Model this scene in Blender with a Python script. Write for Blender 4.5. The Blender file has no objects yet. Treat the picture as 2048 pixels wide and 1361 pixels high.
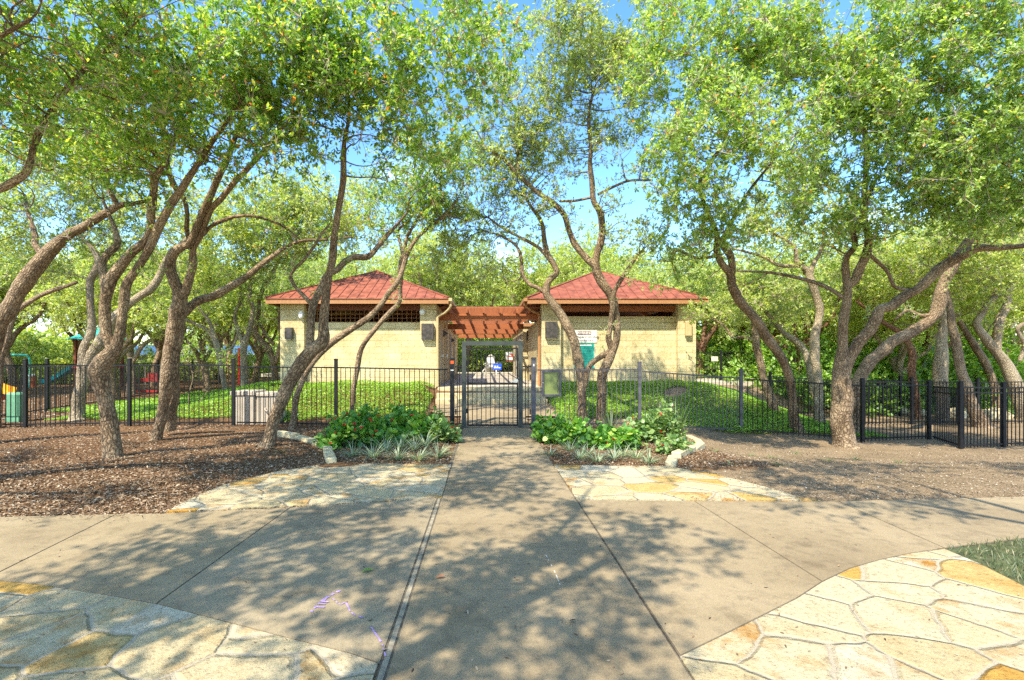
import bpy, math, random
import numpy as np
from math import radians, sin, cos, pi

# ------------------------------------------------------------------ camera, sky, sun, exposure
SC = bpy.context.scene
F = 1024.0            # focal length in photo pixels (photo is 2048 wide)
CX, CY, CAMZ = 970.0, 719.0, 1.6
cam_d = bpy.data.cameras.new("camera"); cam = bpy.data.objects.new("camera", cam_d)
SC.collection.objects.link(cam); SC.camera = cam
cam.location = (0, 0, CAMZ); cam.rotation_euler = (radians(90), 0, 0)
cam_d.sensor_width = 36; cam_d.lens = 18.0
cam_d.shift_x = 54.0 / 2048; cam_d.shift_y = 38.5 / 2048
cam_d.clip_start = 0.05; cam_d.clip_end = 2000

SUN_DIR = np.array([0.60, 1.0, -1.5]); SUN_DIR /= np.linalg.norm(SUN_DIR)   # the way the light travels
SUN_EL = math.asin(-SUN_DIR[2]); SUN_AZ = math.atan2(-SUN_DIR[0], -SUN_DIR[1])
W = bpy.data.worlds.new("World"); SC.world = W; W.use_nodes = True
wn = W.node_tree.nodes; wl = W.node_tree.links; wn.clear()
w_out = wn.new("ShaderNodeOutputWorld"); w_bg = wn.new("ShaderNodeBackground")
w_sky = wn.new("ShaderNodeTexSky"); w_sky.sky_type = 'NISHITA'; w_sky.sun_disc = False
w_sky.sun_elevation = SUN_EL; w_sky.sun_rotation = SUN_AZ
w_sky.air_density = 1.0; w_sky.dust_density = 0.6; w_sky.ozone_density = 1.6
w_bg.inputs[1].default_value = 0.15
w_tc = wn.new("ShaderNodeTexCoord"); w_map = wn.new("ShaderNodeMapping")
w_map.inputs["Scale"].default_value = (1.0, 1.0, 2.6)
w_noi = wn.new("ShaderNodeTexNoise"); w_noi.inputs["Scale"].default_value = 3.1
w_noi.inputs["Detail"].default_value = 9; w_noi.inputs["Roughness"].default_value = 0.58
w_rmp = wn.new("ShaderNodeValToRGB")
w_rmp.color_ramp.elements[0].position = 0.58; w_rmp.color_ramp.elements[1].position = 0.75
w_sep = wn.new("ShaderNodeSeparateXYZ")
w_alt = wn.new("ShaderNodeMapRange")
w_alt.inputs[1].default_value = 0.12; w_alt.inputs[2].default_value = 0.42
w_alt.inputs[3].default_value = 1.0; w_alt.inputs[4].default_value = 0.12
w_mul = wn.new("ShaderNodeMath"); w_mul.operation = 'MULTIPLY'
w_mix = wn.new("ShaderNodeMixRGB"); w_mix.inputs[2].default_value = (5.2, 5.5, 5.9, 1)
wl.new(w_tc.outputs["Generated"], w_map.inputs[0]); wl.new(w_map.outputs[0], w_noi.inputs["Vector"])
wl.new(w_noi.outputs[0], w_rmp.inputs[0]); wl.new(w_tc.outputs["Generated"], w_sep.inputs[0])
wl.new(w_sep.outputs[2], w_alt.inputs[0]); wl.new(w_rmp.outputs[0], w_mul.inputs[0]); wl.new(w_alt.outputs[0], w_mul.inputs[1])
w_hsv = wn.new("ShaderNodeHueSaturation"); w_hsv.inputs["Saturation"].default_value = 1.25; w_hsv.inputs["Value"].default_value = 0.66
wl.new(w_sky.outputs[0], w_hsv.inputs["Color"])
wl.new(w_mul.outputs[0], w_mix.inputs[0]); wl.new(w_hsv.outputs[0], w_mix.inputs[1])
wl.new(w_mix.outputs[0], w_bg.inputs[0]); wl.new(w_bg.outputs[0], w_out.inputs[0])

sun_d = bpy.data.lights.new("sun", 'SUN'); sun = bpy.data.objects.new("sun", sun_d); SC.collection.objects.link(sun)
sun_d.energy = 2.1; sun_d.angle = radians(0.55); sun_d.color = (1.0, 0.91, 0.74)
sun.location = (-8, -15, 25)
import mathutils
sun.rotation_euler = mathutils.Vector(SUN_DIR).to_track_quat('-Z', 'Y').to_euler()

SC.view_settings.view_transform = 'Standard'; SC.view_settings.look = 'None'
SC.view_settings.exposure = 2.2; SC.view_settings.gamma = 1.0
SC.render.engine = 'CYCLES'
SC.cycles.max_bounces = 8; SC.cycles.diffuse_bounces = 5; SC.cycles.glossy_bounces = 2
SC.cycles.transmission_bounces = 6; SC.cycles.transparent_max_bounces = 8
SC.cycles.use_denoising = False
SC.cycles.sample_clamp_indirect = 6.0

# ------------------------------------------------------------------ helpers
def P(px, py, Y):
    return np.array([(px - CX) / F * Y, Y, CAMZ - (py - CY) / F * Y])
def G(px, py, z=0.0):
    Y = F * (CAMZ - z) / (py - CY)
    return np.array([(px - CX) / F * Y, Y])
def sstep(a, b, x):
    t = np.clip((np.asarray(x, float) - a) / (b - a), 0, 1)
    return t * t * (3 - 2 * t)
def fnoise(p, s=1.0, seed=0.0):
    """cheap smooth pseudo noise, -1..1, p (...,3)"""
    p = np.asarray(p, float) * s
    x, y, z = p[..., 0] + seed, p[..., 1] + seed * 1.7, p[..., 2] - seed * 0.6
    v = (np.sin(1.7 * x + 2.3 * np.sin(1.3 * y + 0.7 * z)) + np.sin(2.1 * y + 1.9 * np.sin(1.1 * z + 0.5 * x) + 1.3)
         + np.sin(1.9 * z + 2.1 * np.sin(1.5 * x - 0.8 * y) + 2.7))
    return v / 3.0

def make_mesh(name, V, faces, uvs=None, mats=None, mat_idx=None, smooth=False):
    """V (n,3); faces: list of int arrays (m,k); uvs: (loops,2)"""
    me = bpy.data.meshes.new(name)
    V = np.ascontiguousarray(V, dtype=np.float32)
    faces = [np.asarray(f, dtype=np.int32) for f in faces if len(f)]
    tot = np.concatenate([np.full(len(f), f.shape[1], np.int32) for f in faces])
    idx = np.concatenate([f.ravel() for f in faces])
    start = np.concatenate([[0], np.cumsum(tot)[:-1]]).astype(np.int32)
    me.vertices.add(len(V)); me.vertices.foreach_set("co", V.ravel())
    me.loops.add(len(idx)); me.loops.foreach_set("vertex_index", idx)
    me.polygons.add(len(tot)); me.polygons.foreach_set("loop_start", start)
    if uvs is not None:
        ul = me.uv_layers.new(name="UVMap")
        ul.data.foreach_set("uv", np.ascontiguousarray(uvs, np.float32).ravel())
    for m in (mats or []): me.materials.append(m)
    if mat_idx is not None: me.polygons.foreach_set("material_index", np.asarray(mat_idx, np.int32))
    me.polygons.foreach_set("use_smooth", np.full(len(tot), bool(smooth)))
    me.update(calc_edges=True)
    return me

def link(name, me, parent=None, loc=None):
    o = bpy.data.objects.new(name, me); SC.collection.objects.link(o)
    if parent is not None: o.parent = parent
    if loc is not None: o.location = loc
    return o
def tag(o, label=None, cat=None, group=None, kind=None):
    if label: o["label"] = label
    if cat: o["category"] = cat
    if group: o["group"] = group
    if kind: o["kind"] = kind
    return o
def empty(name, loc=(0, 0, 0), label=None, cat=None, group=None, rz=0.0):
    o = bpy.data.objects.new(name, None); SC.collection.objects.link(o)
    o.location = loc; o.rotation_euler = (0, 0, rz); o.empty_display_size = 0.2
    return tag(o, label, cat, group)

class MB:
    """collects polygons with metre UVs; builds ONE mesh object"""
    def __init__(s): s.V = []; s.Fc = []; s.UV = []; s.n = 0
    def poly(s, pts, uv=None):
        pts = [np.asarray(p, float) for p in pts]
        if uv is None:
            nrm = np.cross(pts[1] - pts[0], pts[2] - pts[0]); a = int(np.argmax(np.abs(nrm)))
            ij = {0: (1, 2), 1: (0, 2), 2: (0, 1)}[a]
            uv = [(p[ij[0]], p[ij[1]]) for p in pts]
        s.Fc.append(list(range(s.n, s.n + len(pts)))); s.V += pts; s.UV += list(uv); s.n += len(pts)
    def box(s, a, b, bev=0.0):
        x0, y0, z0 = a; x1, y1, z1 = b
        if bev > 0: return s.cbox(a, b, bev)
        c = [(x0,y0,z0),(x1,y0,z0),(x1,y1,z0),(x0,y1,z0),(x0,y0,z1),(x1,y0,z1),(x1,y1,z1),(x0,y1,z1)]
        for f in ((0,3,2,1),(4,5,6,7),(0,1,5,4),(1,2,6,5),(2,3,7,6),(3,0,4,7)): s.poly([c[i] for i in f])
    def cbox(s, a, b, r):
        """box with chamfered vertical and top edges"""
        x0, y0, z0 = a; x1, y1, z1 = b
        r = min(r, (x1-x0)*.45, (y1-y0)*.45, (z1-z0)*.45)
        def ring(z, d): return [(x0+d+r,y0+d,z),(x1-d-r,y0+d,z),(x1-d,y0+d+r,z),(x1-d,y1-d-r,z),(x1-d-r,y1-d,z),(x0+d+r,y1-d,z),(x0+d,y1-d-r,z),(x0+d,y0+d+r,z)]
        A, B, C = ring(z0, 0), ring(z1 - r, 0), ring(z1, r * .7)
        for L, U in ((A, B), (B, C)):
            for i in range(8):
                j = (i + 1) % 8; s.poly([L[i], L[j], U[j], U[i]])
        s.poly(C); s.poly(A[::-1])
    def bar(s, p, q, w, h=None, up=(0, 0, 1)):
        """rectangular bar from p to q"""
        p = np.asarray(p, float); q = np.asarray(q, float); h = h or w
        t = q - p; L = np.linalg.norm(t); t /= L
        u = np.asarray(up, float)
        if abs(np.dot(u, t)) > .95: u = np.array([0, 1.0, 0])
        sx = np.cross(t, u); sx /= np.linalg.norm(sx); sz = np.cross(sx, t)
        o = [sx*w/2*i + sz*h/2*j for i, j in ((-1,-1),(1,-1),(1,1),(-1,1))]
        A = [p + k for k in o]; B = [q + k for k in o]
        for i in range(4):
            j = (i + 1) % 4; ww = w if i % 2 == 0 else h
            s.poly([A[i], A[j], B[j], B[i]], [(0, 0), (ww, 0), (ww, L), (0, L)])
        s.poly(A[::-1], [(0,0),(w,0),(w,h),(0,h)]); s.poly(B, [(0,0),(w,0),(w,h),(0,h)])
    def tube(s, pts, r, n=10):
        pts = np.asarray(pts, float); r = np.full(len(pts), r) if np.isscalar(r) else np.asarray(r)
        V, Fq, UV = tube(pts, r, n)
        for f in Fq: s.poly([V[i] for i in f], [UV[i] for i in f])
        for e, sl in ((0, slice(0, n)), (len(pts)-1, slice((len(pts)-1)*(n+1), (len(pts)-1)*(n+1)+n))):
            ring = list(V[sl]); ring = ring[::-1] if e == 0 else ring
            s.poly(ring)
    def disc_extrude(s, c, rx, rz, y0, y1, n=20):
        """oval plate facing -Y"""
        a = [(c[0]+rx*cos(t), y0, c[2]+rz*sin(t)) for t in np.linspace(0, 2*pi, n, endpoint=False)]
        b = [(x, y1, z) for x, _, z in a]
        s.poly(a)
        for i in range(n):
            j = (i+1) % n; s.poly([b[i], b[j], a[j], a[i]])
    def prism(s, poly2, z0, z1, top_uv=True):
        """flat polygon (CCW xy) extruded from z0 to z1"""
        A = [(x, y, z0) for x, y in poly2]; B = [(x, y, z1) for x, y in poly2]
        s.poly(B); n = len(A)
        for i in range(n):
            j = (i+1) % n; s.poly([A[i], A[j], B[j], B[i]])
    def build(s, name, mat, parent=None, loc=None, smooth=False):
        by = {}
        loops = []; order = sorted(range(len(s.Fc)), key=lambda i: len(s.Fc[i]))
        groups = []
        for i in order:
            k = len(s.Fc[i])
            if not groups or groups[-1][0] != k: groups.append((k, []))
            groups[-1][1].append(s.Fc[i]); loops += s.Fc[i]
        me = make_mesh(name, np.array(s.V), [np.array(g) for _, g in groups], np.array(s.UV)[loops], [mat], smooth=smooth)
        return link(name, me, parent, loc)

def tube(pts, rad, n=10, bump=0.0, seed=0):
    N = len(pts)
    T = np.gradient(pts, axis=0); T /= np.linalg.norm(T, axis=1, keepdims=True) + 1e-9
    ref = np.array([1.0, 0, 0]) if abs(T[0][0]) < .8 else np.array([0, 1.0, 0])
    A = np.cross(T[0], ref); A /= np.linalg.norm(A)
    fr = []
    for i in range(N):
        A = A - T[i] * np.dot(A, T[i]); A /= np.linalg.norm(A) + 1e-9
        fr.append((A, np.cross(T[i], A)))
    FA = np.array([f[0] for f in fr]); FB = np.array([f[1] for f in fr])
    th = np.linspace(0, 2*pi, n + 1)
    C, S = np.cos(th), np.sin(th)
    R = np.asarray(rad)[:, None] * np.ones(n + 1)
    D = FA[:, None, :] * C[None, :, None] + FB[:, None, :] * S[None, :, None]
    if bump > 0:
        q = pts[:, None, :] + D * R[..., None]
        R = R * (1 + bump * fnoise(q, 5.0, seed) + bump * .6 * fnoise(q, 14.0, seed + 3))
        R[:, -1] = R[:, 0]
    V = pts[:, None, :] + D * R[..., None]
    L = np.concatenate([[0], np.cumsum(np.linalg.norm(np.diff(pts, axis=0), axis=1))])
    rm = float(np.mean(rad))
    UV = np.stack([np.broadcast_to(th * rm, (N, n + 1)), np.broadcast_to(L[:, None], (N, n + 1))], -1)
    i = np.arange(N - 1)[:, None] * (n + 1); j = np.arange(n)[None, :]
    Fq = np.stack([i + j, i + j + 1, i + j + 1 + n + 1, i + j + n + 1], -1).reshape(-1, 4)
    return V.reshape(-1, 3), Fq, UV.reshape(-1, 2)

def catmull(pts, per):
    pts = np.asarray(pts, float)
    if len(pts) < 3:
        t = np.linspace(0, 1, max(2, per * (len(pts)-1) + 1))[:, None]
        return pts[0] * (1 - t) + pts[-1] * t
    q = np.vstack([2*pts[0]-pts[1], pts, 2*pts[-1]-pts[-2]]); out = []
    t = np.linspace(0, 1, per, endpoint=False)[:, None]
    for i in range(1, len(q) - 2):
        p0, p1, p2, p3 = q[i-1], q[i], q[i+1], q[i+2]
        out.append(.5 * (2*p1 + (p2-p0)*t + (2*p0-5*p1+4*p2-p3)*t**2 + (3*p1-p0-3*p2+p3)*t**3))
    out.append(pts[-1:]); return np.vstack(out)

def inpoly(pts, poly):
    x, y = pts[:, 0], pts[:, 1]; c = np.zeros(len(pts), bool); n = len(poly); j = n - 1
    for i in range(n):
        xi, yi = poly[i]; xj, yj = poly[j]
        m = ((yi > y) != (yj > y)) & (x < (xj - xi) * (y - yi) / (yj - yi + 1e-12) + xi)
        c ^= m; j = i
    return c

# ------------------------------------------------------------------ materials
def new_mat(name):
    m = bpy.data.materials.new(name); m.use_nodes = True
    nt = m.node_tree; nt.nodes.clear()
    return m, nt.nodes, nt.links
def N_(nodes, typ, **kw):
    n = nodes.new(typ)
    for k, v in kw.items():
        if hasattr(n, k): setattr(n, k, v)
        else: n.inputs[k.replace("_", " ")].default_value = v
    return n
def ramp(nodes, stops):
    r = nodes.new("ShaderNodeValToRGB"); e = r.color_ramp.elements
    while len(e) < len(stops): e.new(0.5)
    for el, (p, c) in zip(e, stops):
        el.position = p; el.color = (*c, 1) if len(c) == 3 else c
    return r
def mat_simple(name, col, rough=0.6, metal=0.0, var=0.25, scale=6.0, bump=0.0, bscale=40.0, spec=0.4):
    m, n, l = new_mat(name)
    out = N_(n, "ShaderNodeOutputMaterial"); b = N_(n, "ShaderNodeBsdfPrincipled")
    b.inputs["Roughness"].default_value = rough; b.inputs["Metallic"].default_value = metal
    b.inputs["Specular IOR Level"].default_value = spec
    tc = N_(n, "ShaderNodeTexCoord"); no = N_(n, "ShaderNodeTexNoise"); no.inputs["Scale"].default_value = scale
    no.inputs["Detail"].default_value = 6
    c = np.array(col)
    r = ramp(n, [(0.3, tuple(c * (1 - var))), (0.7, tuple(np.minimum(1, c * (1 + var))))])
    l.new(tc.outputs["Object"], no.inputs["Vector"]); l.new(no.outputs[0], r.inputs[0]); l.new(r.outputs[0], b.inputs["Base Color"])
    if bump > 0:
        n2 = N_(n, "ShaderNodeTexNoise"); n2.inputs["Scale"].default_value = bscale; n2.inputs["Detail"].default_value = 8
        bp = N_(n, "ShaderNodeBump"); bp.inputs["Strength"].default_value = bump; bp.inputs["Distance"].default_value = 0.02
        l.new(tc.outputs["Object"], n2.inputs["Vector"]); l.new(n2.outputs[0], bp.inputs["Height"]); l.new(bp.outputs[0], b.inputs["Normal"])
    l.new(b.outputs[0], out.inputs[0]); return m

def mat_leaf(name, stops, trans=0.52, rough=0.5, gloss=0.05):
    """leaf colours picked per leaf; light shines through"""
    m, n, l = new_mat(name)
    out = N_(n, "ShaderNodeOutputMaterial"); geo = N_(n, "ShaderNodeNewGeometry")
    r = ramp(n, stops); r.color_ramp.interpolation = 'LINEAR'
    l.new(geo.outputs["Random Per Island"], r.inputs[0])
    d = N_(n, "ShaderNodeBsdfDiffuse"); t = N_(n, "ShaderNodeBsdfTranslucent"); g = N_(n, "ShaderNodeBsdfGlossy")
    g.inputs["Roughness"].default_value = rough; g.inputs["Color"].default_value = (.9, .95, 1, 1)
    mx = N_(n, "ShaderNodeMixShader"); mx.inputs[0].default_value = trans
    mg = N_(n, "ShaderNodeMixShader"); mg.inputs[0].default_value = gloss
    tint = N_(n, "ShaderNodeMixRGB"); tint.blend_type = 'MULTIPLY'; tint.inputs[0].default_value = 1.0
    tint.inputs[2].default_value = (1.9, 1.7, 0.75, 1)
    l.new(r.outputs[0], d.inputs[0]); l.new(r.outputs[0], tint.inputs[1]); l.new(tint.outputs[0], t.inputs[0])
    l.new(d.outputs[0], mx.inputs[1]); l.new(t.outputs[0], mx.inputs[2])
    l.new(mx.outputs[0], mg.inputs[1]); l.new(g.outputs[0], mg.inputs[2]); l.new(mg.outputs[0], out.inputs[0])
    return m

def mat_bark(name, dark, mid, pale, pale_amt=0.5):
    m, n, l = new_mat(name)
    out = N_(n, "ShaderNodeOutputMaterial"); b = N_(n, "ShaderNodeBsdfPrincipled")
    b.inputs["Roughness"].default_value = 0.9; b.inputs["Specular IOR Level"].default_value = 0.15
    uv = N_(n, "ShaderNodeUVMap"); mp = N_(n, "ShaderNodeMapping"); mp.inputs["Scale"].default_value = (30, 9, 1)
    no = N_(n, "ShaderNodeTexNoise"); no.inputs["Scale"].default_value = 7.0; no.inputs["Detail"].default_value = 4
    tc = N_(n, "ShaderNodeTexCoord")
    wob = N_(n, "ShaderNodeMixRGB"); wob.inputs[0].default_value = 0.12; wob.blend_type = 'ADD'
    vo = N_(n, "ShaderNodeTexVoronoi"); vo.feature = 'DISTANCE_TO_EDGE'; vo.inputs["Scale"].default_value = 1.0
    fine = N_(n, "ShaderNodeTexNoise"); fine.inputs["Scale"].default_value = 60; fine.inputs["Detail"].default_value = 5
    big = N_(n, "ShaderNodeTexNoise"); big.inputs["Scale"].default_value = 2.3; big.inputs["Detail"].default_value = 5
    l.new(uv.outputs[0], mp.inputs[0]); l.new(tc.outputs["Object"], no.inputs["Vector"])
    sc = N_(n, "ShaderNodeVectorMath"); sc.operation = 'SCALE'; sc.inputs["Scale"].default_value = 2.2
    ad = N_(n, "ShaderNodeVectorMath"); ad.operation = 'ADD'
    l.new(no.outputs["Color"], sc.inputs[0]); l.new(mp.outputs[0], ad.inputs[0]); l.new(sc.outputs[0], ad.inputs[1])
    l.new(ad.outputs[0], vo.inputs["Vector"])
    l.new(tc.outputs["Object"], fine.inputs["Vector"]); l.new(tc.outputs["Object"], big.inputs["Vector"])
    r1 = ramp(n, [(0.0, dark), (0.16, mid), (0.6, pale)])
    l.new(vo.outputs["Distance"], r1.inputs[0])
    r2 = ramp(n, [(0.42, (0, 0, 0)), (0.62, (1, 1, 1))]); l.new(big.outputs[0], r2.inputs[0])
    lich = N_(n, "ShaderNodeMixRGB"); lich.inputs[2].default_value = (*[min(1, c * 1.25) for c in pale], 1)
    mu = N_(n, "ShaderNodeMath"); mu.operation = 'MULTIPLY'; mu.inputs[1].default_value = pale_amt
    r3 = ramp(n, [(0.45, (0, 0, 0)), (0.58, (1, 1, 1))]); l.new(fine.outputs[0], r3.inputs[0])
    mu2 = N_(n, "ShaderNodeMath"); mu2.operation = 'MULTIPLY'
    l.new(r2.outputs[0], mu.inputs[0]); l.new(mu.outputs[0], mu2.inputs[0]); l.new(r3.outputs[0], mu2.inputs[1])
    l.new(mu2.outputs[0], lich.inputs[0]); l.new(r1.outputs[0], lich.inputs[1]); l.new(lich.outputs[0], b.inputs["Base Color"])
    cl = N_(n, "ShaderNodeMath"); cl.operation = 'MINIMUM'; cl.inputs[1].default_value = 0.35
    l.new(vo.outputs["Distance"], cl.inputs[0])
    sm = N_(n, "ShaderNodeMath"); sm.operation = 'MULTIPLY_ADD'; sm.inputs[1].default_value = 0.25
    l.new(fine.outputs[0], sm.inputs[0]); l.new(cl.outputs[0], sm.inputs[2])
    bp = N_(n, "ShaderNodeBump"); bp.inputs["Strength"].default_value = 1.0; bp.inputs["Distance"].default_value = 0.035
    l.new(sm.outputs[0], bp.inputs["Height"]); l.new(bp.outputs[0], b.inputs["Normal"])
    l.new(b.outputs[0], out.inputs[0]); return m

def mat_concrete():
    m, n, l = new_mat("tinted_concrete")
    out = N_(n, "ShaderNodeOutputMaterial"); b = N_(n, "ShaderNodeBsdfPrincipled")
    b.inputs["Roughness"].default_value = 0.85; b.inputs["Specular IOR Level"].default_value = 0.25
    tc = N_(n, "ShaderNodeTexCoord")
    a = N_(n, "ShaderNodeTexNoise"); a.inputs["Scale"].default_value = 0.9; a.inputs["Detail"].default_value = 7; a.inputs["Roughness"].default_value = .6
    f = N_(n, "ShaderNodeTexNoise"); f.inputs["Scale"].default_value = 220; f.inputs["Detail"].default_value = 3
    g = N_(n, "ShaderNodeTexNoise"); g.inputs["Scale"].default_value = 9; g.inputs["Detail"].default_value = 8; g.inputs["Roughness"].default_value = .7
    for x in (a, f, g): l.new(tc.outputs["Object"], x.inputs["Vector"])
    r = ramp(n, [(0.3, (.255, .195, .115)), (0.5, (.32, .25, .15)), (0.7, (.38, .30, .185))])
    l.new(a.outputs[0], r.inputs[0])
    r2 = ramp(n, [(0.35, (.55, .55, .56)), (0.65, (1.15, 1.13, 1.1))]); l.new(f.outputs[0], r2.inputs[0])
    r3 = ramp(n, [(0.34, (.74, .74, .76)), (0.5, (1, 1, 1))]); l.new(g.outputs[0], r3.inputs[0])
    m1 = N_(n, "ShaderNodeMixRGB"); m1.blend_type = 'MULTIPLY'; m1.inputs[0].default_value = .55
    m2 = N_(n, "ShaderNodeMixRGB"); m2.blend_type = 'MULTIPLY'; m2.inputs[0].default_value = .8
    l.new(r.outputs[0], m1.inputs[1]); l.new(r2.outputs[0], m1.inputs[2]); l.new(m1.outputs[0], m2.inputs[1]); l.new(r3.outputs[0], m2.inputs[2])
    geo = N_(n, "ShaderNodeNewGeometry"); rt = ramp(n, [(0.0, (.94, .93, .93)), (0.5, (1.0, 1.0, 1.0)), (1.0, (.96, 1.0, 1.08))]); l.new(geo.outputs["Random Per Island"], rt.inputs[0])
    s1 = N_(n, "ShaderNodeTexNoise"); s1.inputs["Scale"].default_value = 2.7; s1.inputs["Detail"].default_value = 10; s1.inputs["Roughness"].default_value = .72; l.new(tc.outputs["Object"], s1.inputs["Vector"])
    rs1 = ramp(n, [(0.36, (.70, .69, .68)), (0.47, (1, 1, 1)), (0.66, (1, 1, 1)), (0.74, (1.14, 1.13, 1.1))]); l.new(s1.outputs[0], rs1.inputs[0])
    m3 = N_(n, "ShaderNodeMixRGB"); m3.blend_type = 'MULTIPLY'; m3.inputs[0].default_value = 1.0; m4 = N_(n, "ShaderNodeMixRGB"); m4.blend_type = 'MULTIPLY'; m4.inputs[0].default_value = .75
    l.new(m2.outputs[0], m3.inputs[1]); l.new(rt.outputs[0], m3.inputs[2]); l.new(m3.outputs[0], m4.inputs[1]); l.new(rs1.outputs[0], m4.inputs[2])
    l.new(m4.outputs[0], b.inputs["Base Color"])
    bp = N_(n, "ShaderNodeBump"); bp.inputs["Strength"].default_value = .5; bp.inputs["Distance"].default_value = .004
    l.new(f.outputs[0], bp.inputs["Height"]); l.new(bp.outputs[0], b.inputs["Normal"])
    l.new(b.outputs[0], out.inputs[0]); return m

def mat_flag():
    m, n, l = new_mat("flagstone")
    out = N_(n, "ShaderNodeOutputMaterial"); b = N_(n, "ShaderNodeBsdfPrincipled")
    b.inputs["Roughness"].default_value = 0.8; b.inputs["Specular IOR Level"].default_value = 0.25
    tc = N_(n, "ShaderNodeTexCoord")
    wn_ = N_(n, "ShaderNodeTexNoise"); wn_.inputs["Scale"].default_value = 3.0; wn_.inputs["Detail"].default_value = 4
    sc = N_(n, "ShaderNodeVectorMath"); sc.operation = 'SCALE'; sc.inputs["Scale"].default_value = 0.13
    ad = N_(n, "ShaderNodeVectorMath"); ad.operation = 'ADD'
    mp = N_(n, "ShaderNodeMapping"); mp.inputs["Scale"].default_value = (2.1, 2.35, 0); mp.inputs["Rotation"].default_value = (0, 0, .5)
    l.new(tc.outputs["Object"], wn_.inputs["Vector"]); l.new(wn_.outputs["Color"], sc.inputs[0])
    l.new(tc.outputs["Object"], ad.inputs[0]); l.new(sc.outputs[0], ad.inputs[1]); l.new(ad.outputs[0], mp.inputs[0])
    ve = N_(n, "ShaderNodeTexVoronoi"); ve.feature = 'DISTANCE_TO_EDGE'; ve.inputs["Scale"].default_value = 1.0; ve.inputs["Randomness"].default_value = 1.0
    vc = N_(n, "ShaderNodeTexVoronoi"); vc.inputs["Scale"].default_value = 1.0; vc.inputs["Randomness"].default_value = 1.0
    l.new(mp.outputs[0], ve.inputs["Vector"]); l.new(mp.outputs[0], vc.inputs["Vector"])
    sep = N_(n, "ShaderNodeSeparateXYZ"); l.new(vc.outputs["Color"], sep.inputs[0])
    cells = ramp(n, [(0.0, (.52, .43, .26)), (0.3, (.56, .48, .31)), (0.55, (.50, .40, .22)), (0.7, (.57, .51, .37)), (0.86, (.53, .38, .15)), (1.0, (.50, .29, .06))])
    l.new(sep.outputs[0], cells.inputs[0])
    st = N_(n, "ShaderNodeTexNoise"); st.inputs["Scale"].default_value = 4.2; st.inputs["Detail"].default_value = 8; st.inputs["Roughness"].default_value = .66
    l.new(tc.outputs["Object"], st.inputs["Vector"])
    rs = ramp(n, [(0.46, (0, 0, 0)), (0.64, (1, 1, 1))]); l.new(st.outputs[0], rs.inputs[0])
    mo = N_(n, "ShaderNodeMath"); mo.operation = 'MULTIPLY'; l.new(rs.outputs[0], mo.inputs[0]); l.new(sep.outputs[1], mo.inputs[1])
    och = N_(n, "ShaderNodeMixRGB"); och.inputs[2].default_value = (.40, .19, .03, 1)
    l.new(mo.outputs[0], och.inputs[0]); l.new(cells.outputs[0], och.inputs[1])
    fi = N_(n, "ShaderNodeTexNoise"); fi.inputs["Scale"].default_value = 38; fi.inputs["Detail"].default_value = 8; fi.inputs["Roughness"].default_value = .72
    l.new(tc.outputs["Object"], fi.inputs["Vector"])
    rf = ramp(n, [(0.34, (.34, .32, .30)), (0.44, (.86, .86, .86)), (0.62, (1.05, 1.05, 1.05))]); l.new(fi.outputs[0], rf.inputs[0])
    pit = N_(n, "ShaderNodeMixRGB"); pit.blend_type = 'MULTIPLY'; pit.inputs[0].default_value = .85
    l.new(och.outputs[0], pit.inputs[1]); l.new(rf.outputs[0], pit.inputs[2])
    rm = ramp(n, [(0.016, (1, 1, 1)), (0.028, (0, 0, 0))]); l.new(ve.outputs["Distance"], rm.inputs[0])
    mor = N_(n, "ShaderNodeMixRGB"); mor.inputs[2].default_value = (.44, .37, .26, 1)
    l.new(rm.outputs[0], mor.inputs[0]); l.new(pit.outputs[0], mor.inputs[1]); l.new(mor.outputs[0], b.inputs["Base Color"])
    hm = N_(n, "ShaderNodeMapRange"); hm.inputs[1].default_value = 0.012; hm.inputs[2].default_value = .05
    l.new(ve.outputs["Distance"], hm.inputs[0])
    ha = N_(n, "ShaderNodeMath"); ha.operation = 'MULTIPLY_ADD'; ha.inputs[1].default_value = .9
    l.new(fi.outputs[0], ha.inputs[0]); l.new(hm.outputs[0], ha.inputs[2])
    bp = N_(n, "ShaderNodeBump"); bp.inputs["Strength"].default_value = 1.0; bp.inputs["Distance"].default_value = .02
    l.new(ha.outputs[0], bp.inputs["Height"]); l.new(bp.outputs[0], b.inputs["Normal"])
    l.new(b.outputs[0], out.inputs[0]); return m

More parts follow.
